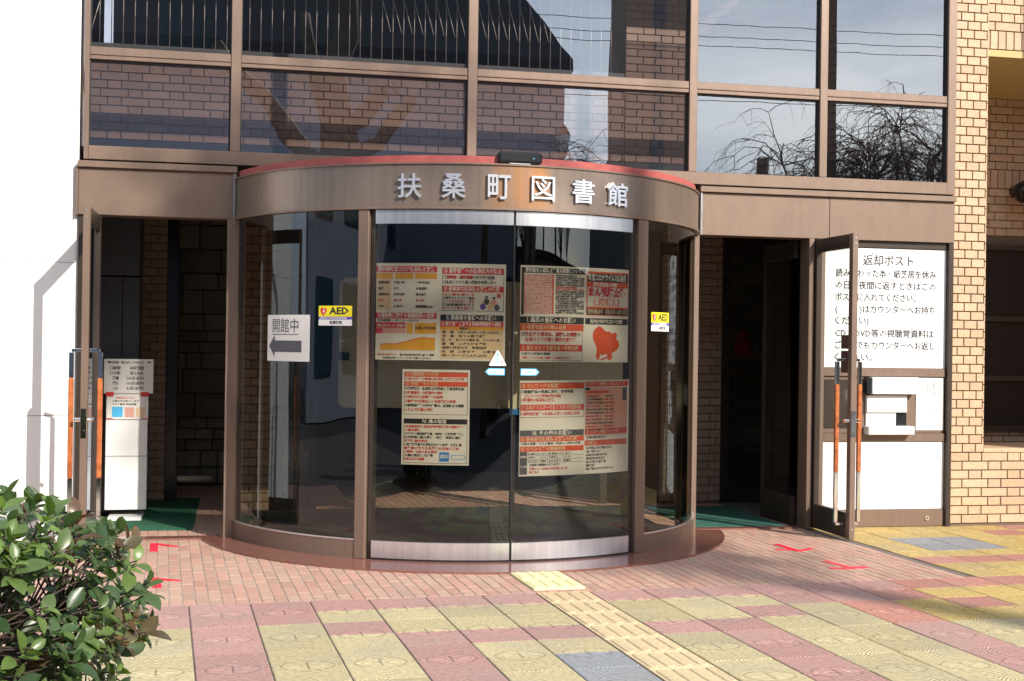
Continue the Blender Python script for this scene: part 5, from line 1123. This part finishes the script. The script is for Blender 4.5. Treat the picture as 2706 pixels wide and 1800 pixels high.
# utility pole and wires, street lamp, car
up_ = empty('utility_pole', (16.3, -30, 0), 'short brown utility pole mirrored low in the right panes', 'utility pole'); q = MB(); q.tube([(16.3, -30, 0), (16.3, -30, 7.35)], .2, 12); q.build('pole', M['bark'], up_); part('crossarm', M['concrete'], up_, (15.6, 17.0, -30.05, -29.8, 6.6, 6.72), b=0)
for k, (z, y) in enumerate(((11.6, -30), (11.3, -30.4), (11.1, -30.8), (9.0, -29), (6.9, -30), (6.6, -30.3))):
    q = MB(); q.tube([(-40 + 6 * i, y, z - .0006 * (60 - 6 * i) * (6 * i) * .5 + (.0 if True else 0)) for i in range(0, 21)], .012, 5); q.build('power_line', M['wire'], label=['topmost of the three close wires mirrored high in the right panes', 'middle of the three close wires mirrored high in the right panes', 'lowest of the three close wires mirrored high in the right panes', 'single thin wire mirrored between the upper bundle and the pole', 'upper of the two low wires mirrored at the top of the short pole', 'lower of the two low wires mirrored just under the pole top'][k], cat='power line', group='overhead wires across the street')
sl_ = empty('street_lamp', (8.16, -22, 0), 'lantern street lamp mirrored in the third pane', 'street lamp'); q = MB(); q.tube([(7.7, -22, 0), (7.7, -22, 5.9)], [.08, .05], 10); q.tube([(7.7, -22, 6.45), (7.7, -22, 6.75)], [.2, .02], 6); q.build('pole', M['black'], sl_); q = MB(); q.tube([(7.7, -22, 5.9), (7.7, -22, 6.44)], [.1, .2], 6); q.build('lantern', M['lamp'], sl_)
def make_car(x, y, rz, label, paint):
    t = empty('parked_car', (x, y, 0), label, 'car', 'cars parked across the street')
    Mx = Matrix.Translation((x, y, 0)) @ Matrix.Rotation(rz, 4, 'Z')
    prof = [(-2.1, .35), (-2.15, .6), (-2.0, .82), (-1.05, .95), (-.45, 1.42), (1.25, 1.46), (1.95, .98), (2.1, .8), (2.12, .35)]
    q = MB(); n = len(prof); vs = []
    for yy, inset in ((-.82, 0), (.82, 0)):
        for px, pz in prof: vs.append((px, yy * (.80 if pz > 1.2 else 1.), pz))
    q.mesh(vs, [tuple(range(n))[::-1], tuple(range(n, 2 * n))] + [(i, (i + 1) % n, n + (i + 1) % n, n + i) for i in range(n)], 0, False, Mx); q.build('body', paint, t)
    q = MB()
    for sy_ in (-1, 1): q.mesh([(-.85, sy_ * .815, 1.0), (1.65, sy_ * .815, 1.02), (1.2, sy_ * .69, 1.38), (-.42, sy_ * .69, 1.36)], [(0, 1, 2, 3) if sy_ < 0 else (3, 2, 1, 0)], 0, False, Mx)
    q.mesh([(-1.03, -.75, .985), (-1.03, .75, .985), (-.50, .62, 1.40), (-.50, -.62, 1.40)], [(0, 3, 2, 1)], 0, False, Mx); q.build('window', M['car_glass'], t)
    for wx_ in (-1.35, 1.35):
        for sy_ in (-.80, .80):
            q = MB(); q.tube([Mx @ Vector((wx_, sy_ - .09, .31)), Mx @ Vector((wx_, sy_ + .09, .31))], .31, 18); w_ = q.build('wheel', M['tyre'], t); q = MB(); q.tube([Mx @ Vector((wx_, sy_ - .10, .31)), Mx @ Vector((wx_, sy_ + .10, .31))], .18, 12); r_ = q.build('rim', M['steel'], w_); r_.parent = w_; r_.matrix_parent_inverse = Matrix.Identity(4)
    for sy_ in (-.55, .55): part_ = MB(); part_.box(-2.17, -2.05, sy_ - .18, sy_ + .18, .58, .72, 0, Mx); part_.build('headlight', M['lamp'], t)
make_car(-3.6, -14.5, rad(80), 'black car parked across the street, mirrored in the left curved glass', M['car'])
make_car(2.6, -17.5, rad(95), 'dark grey car parked across the street, mirrored low in the curved doors', mat('dark_grey_car_paint', (.03, .032, .036), .15, .3))
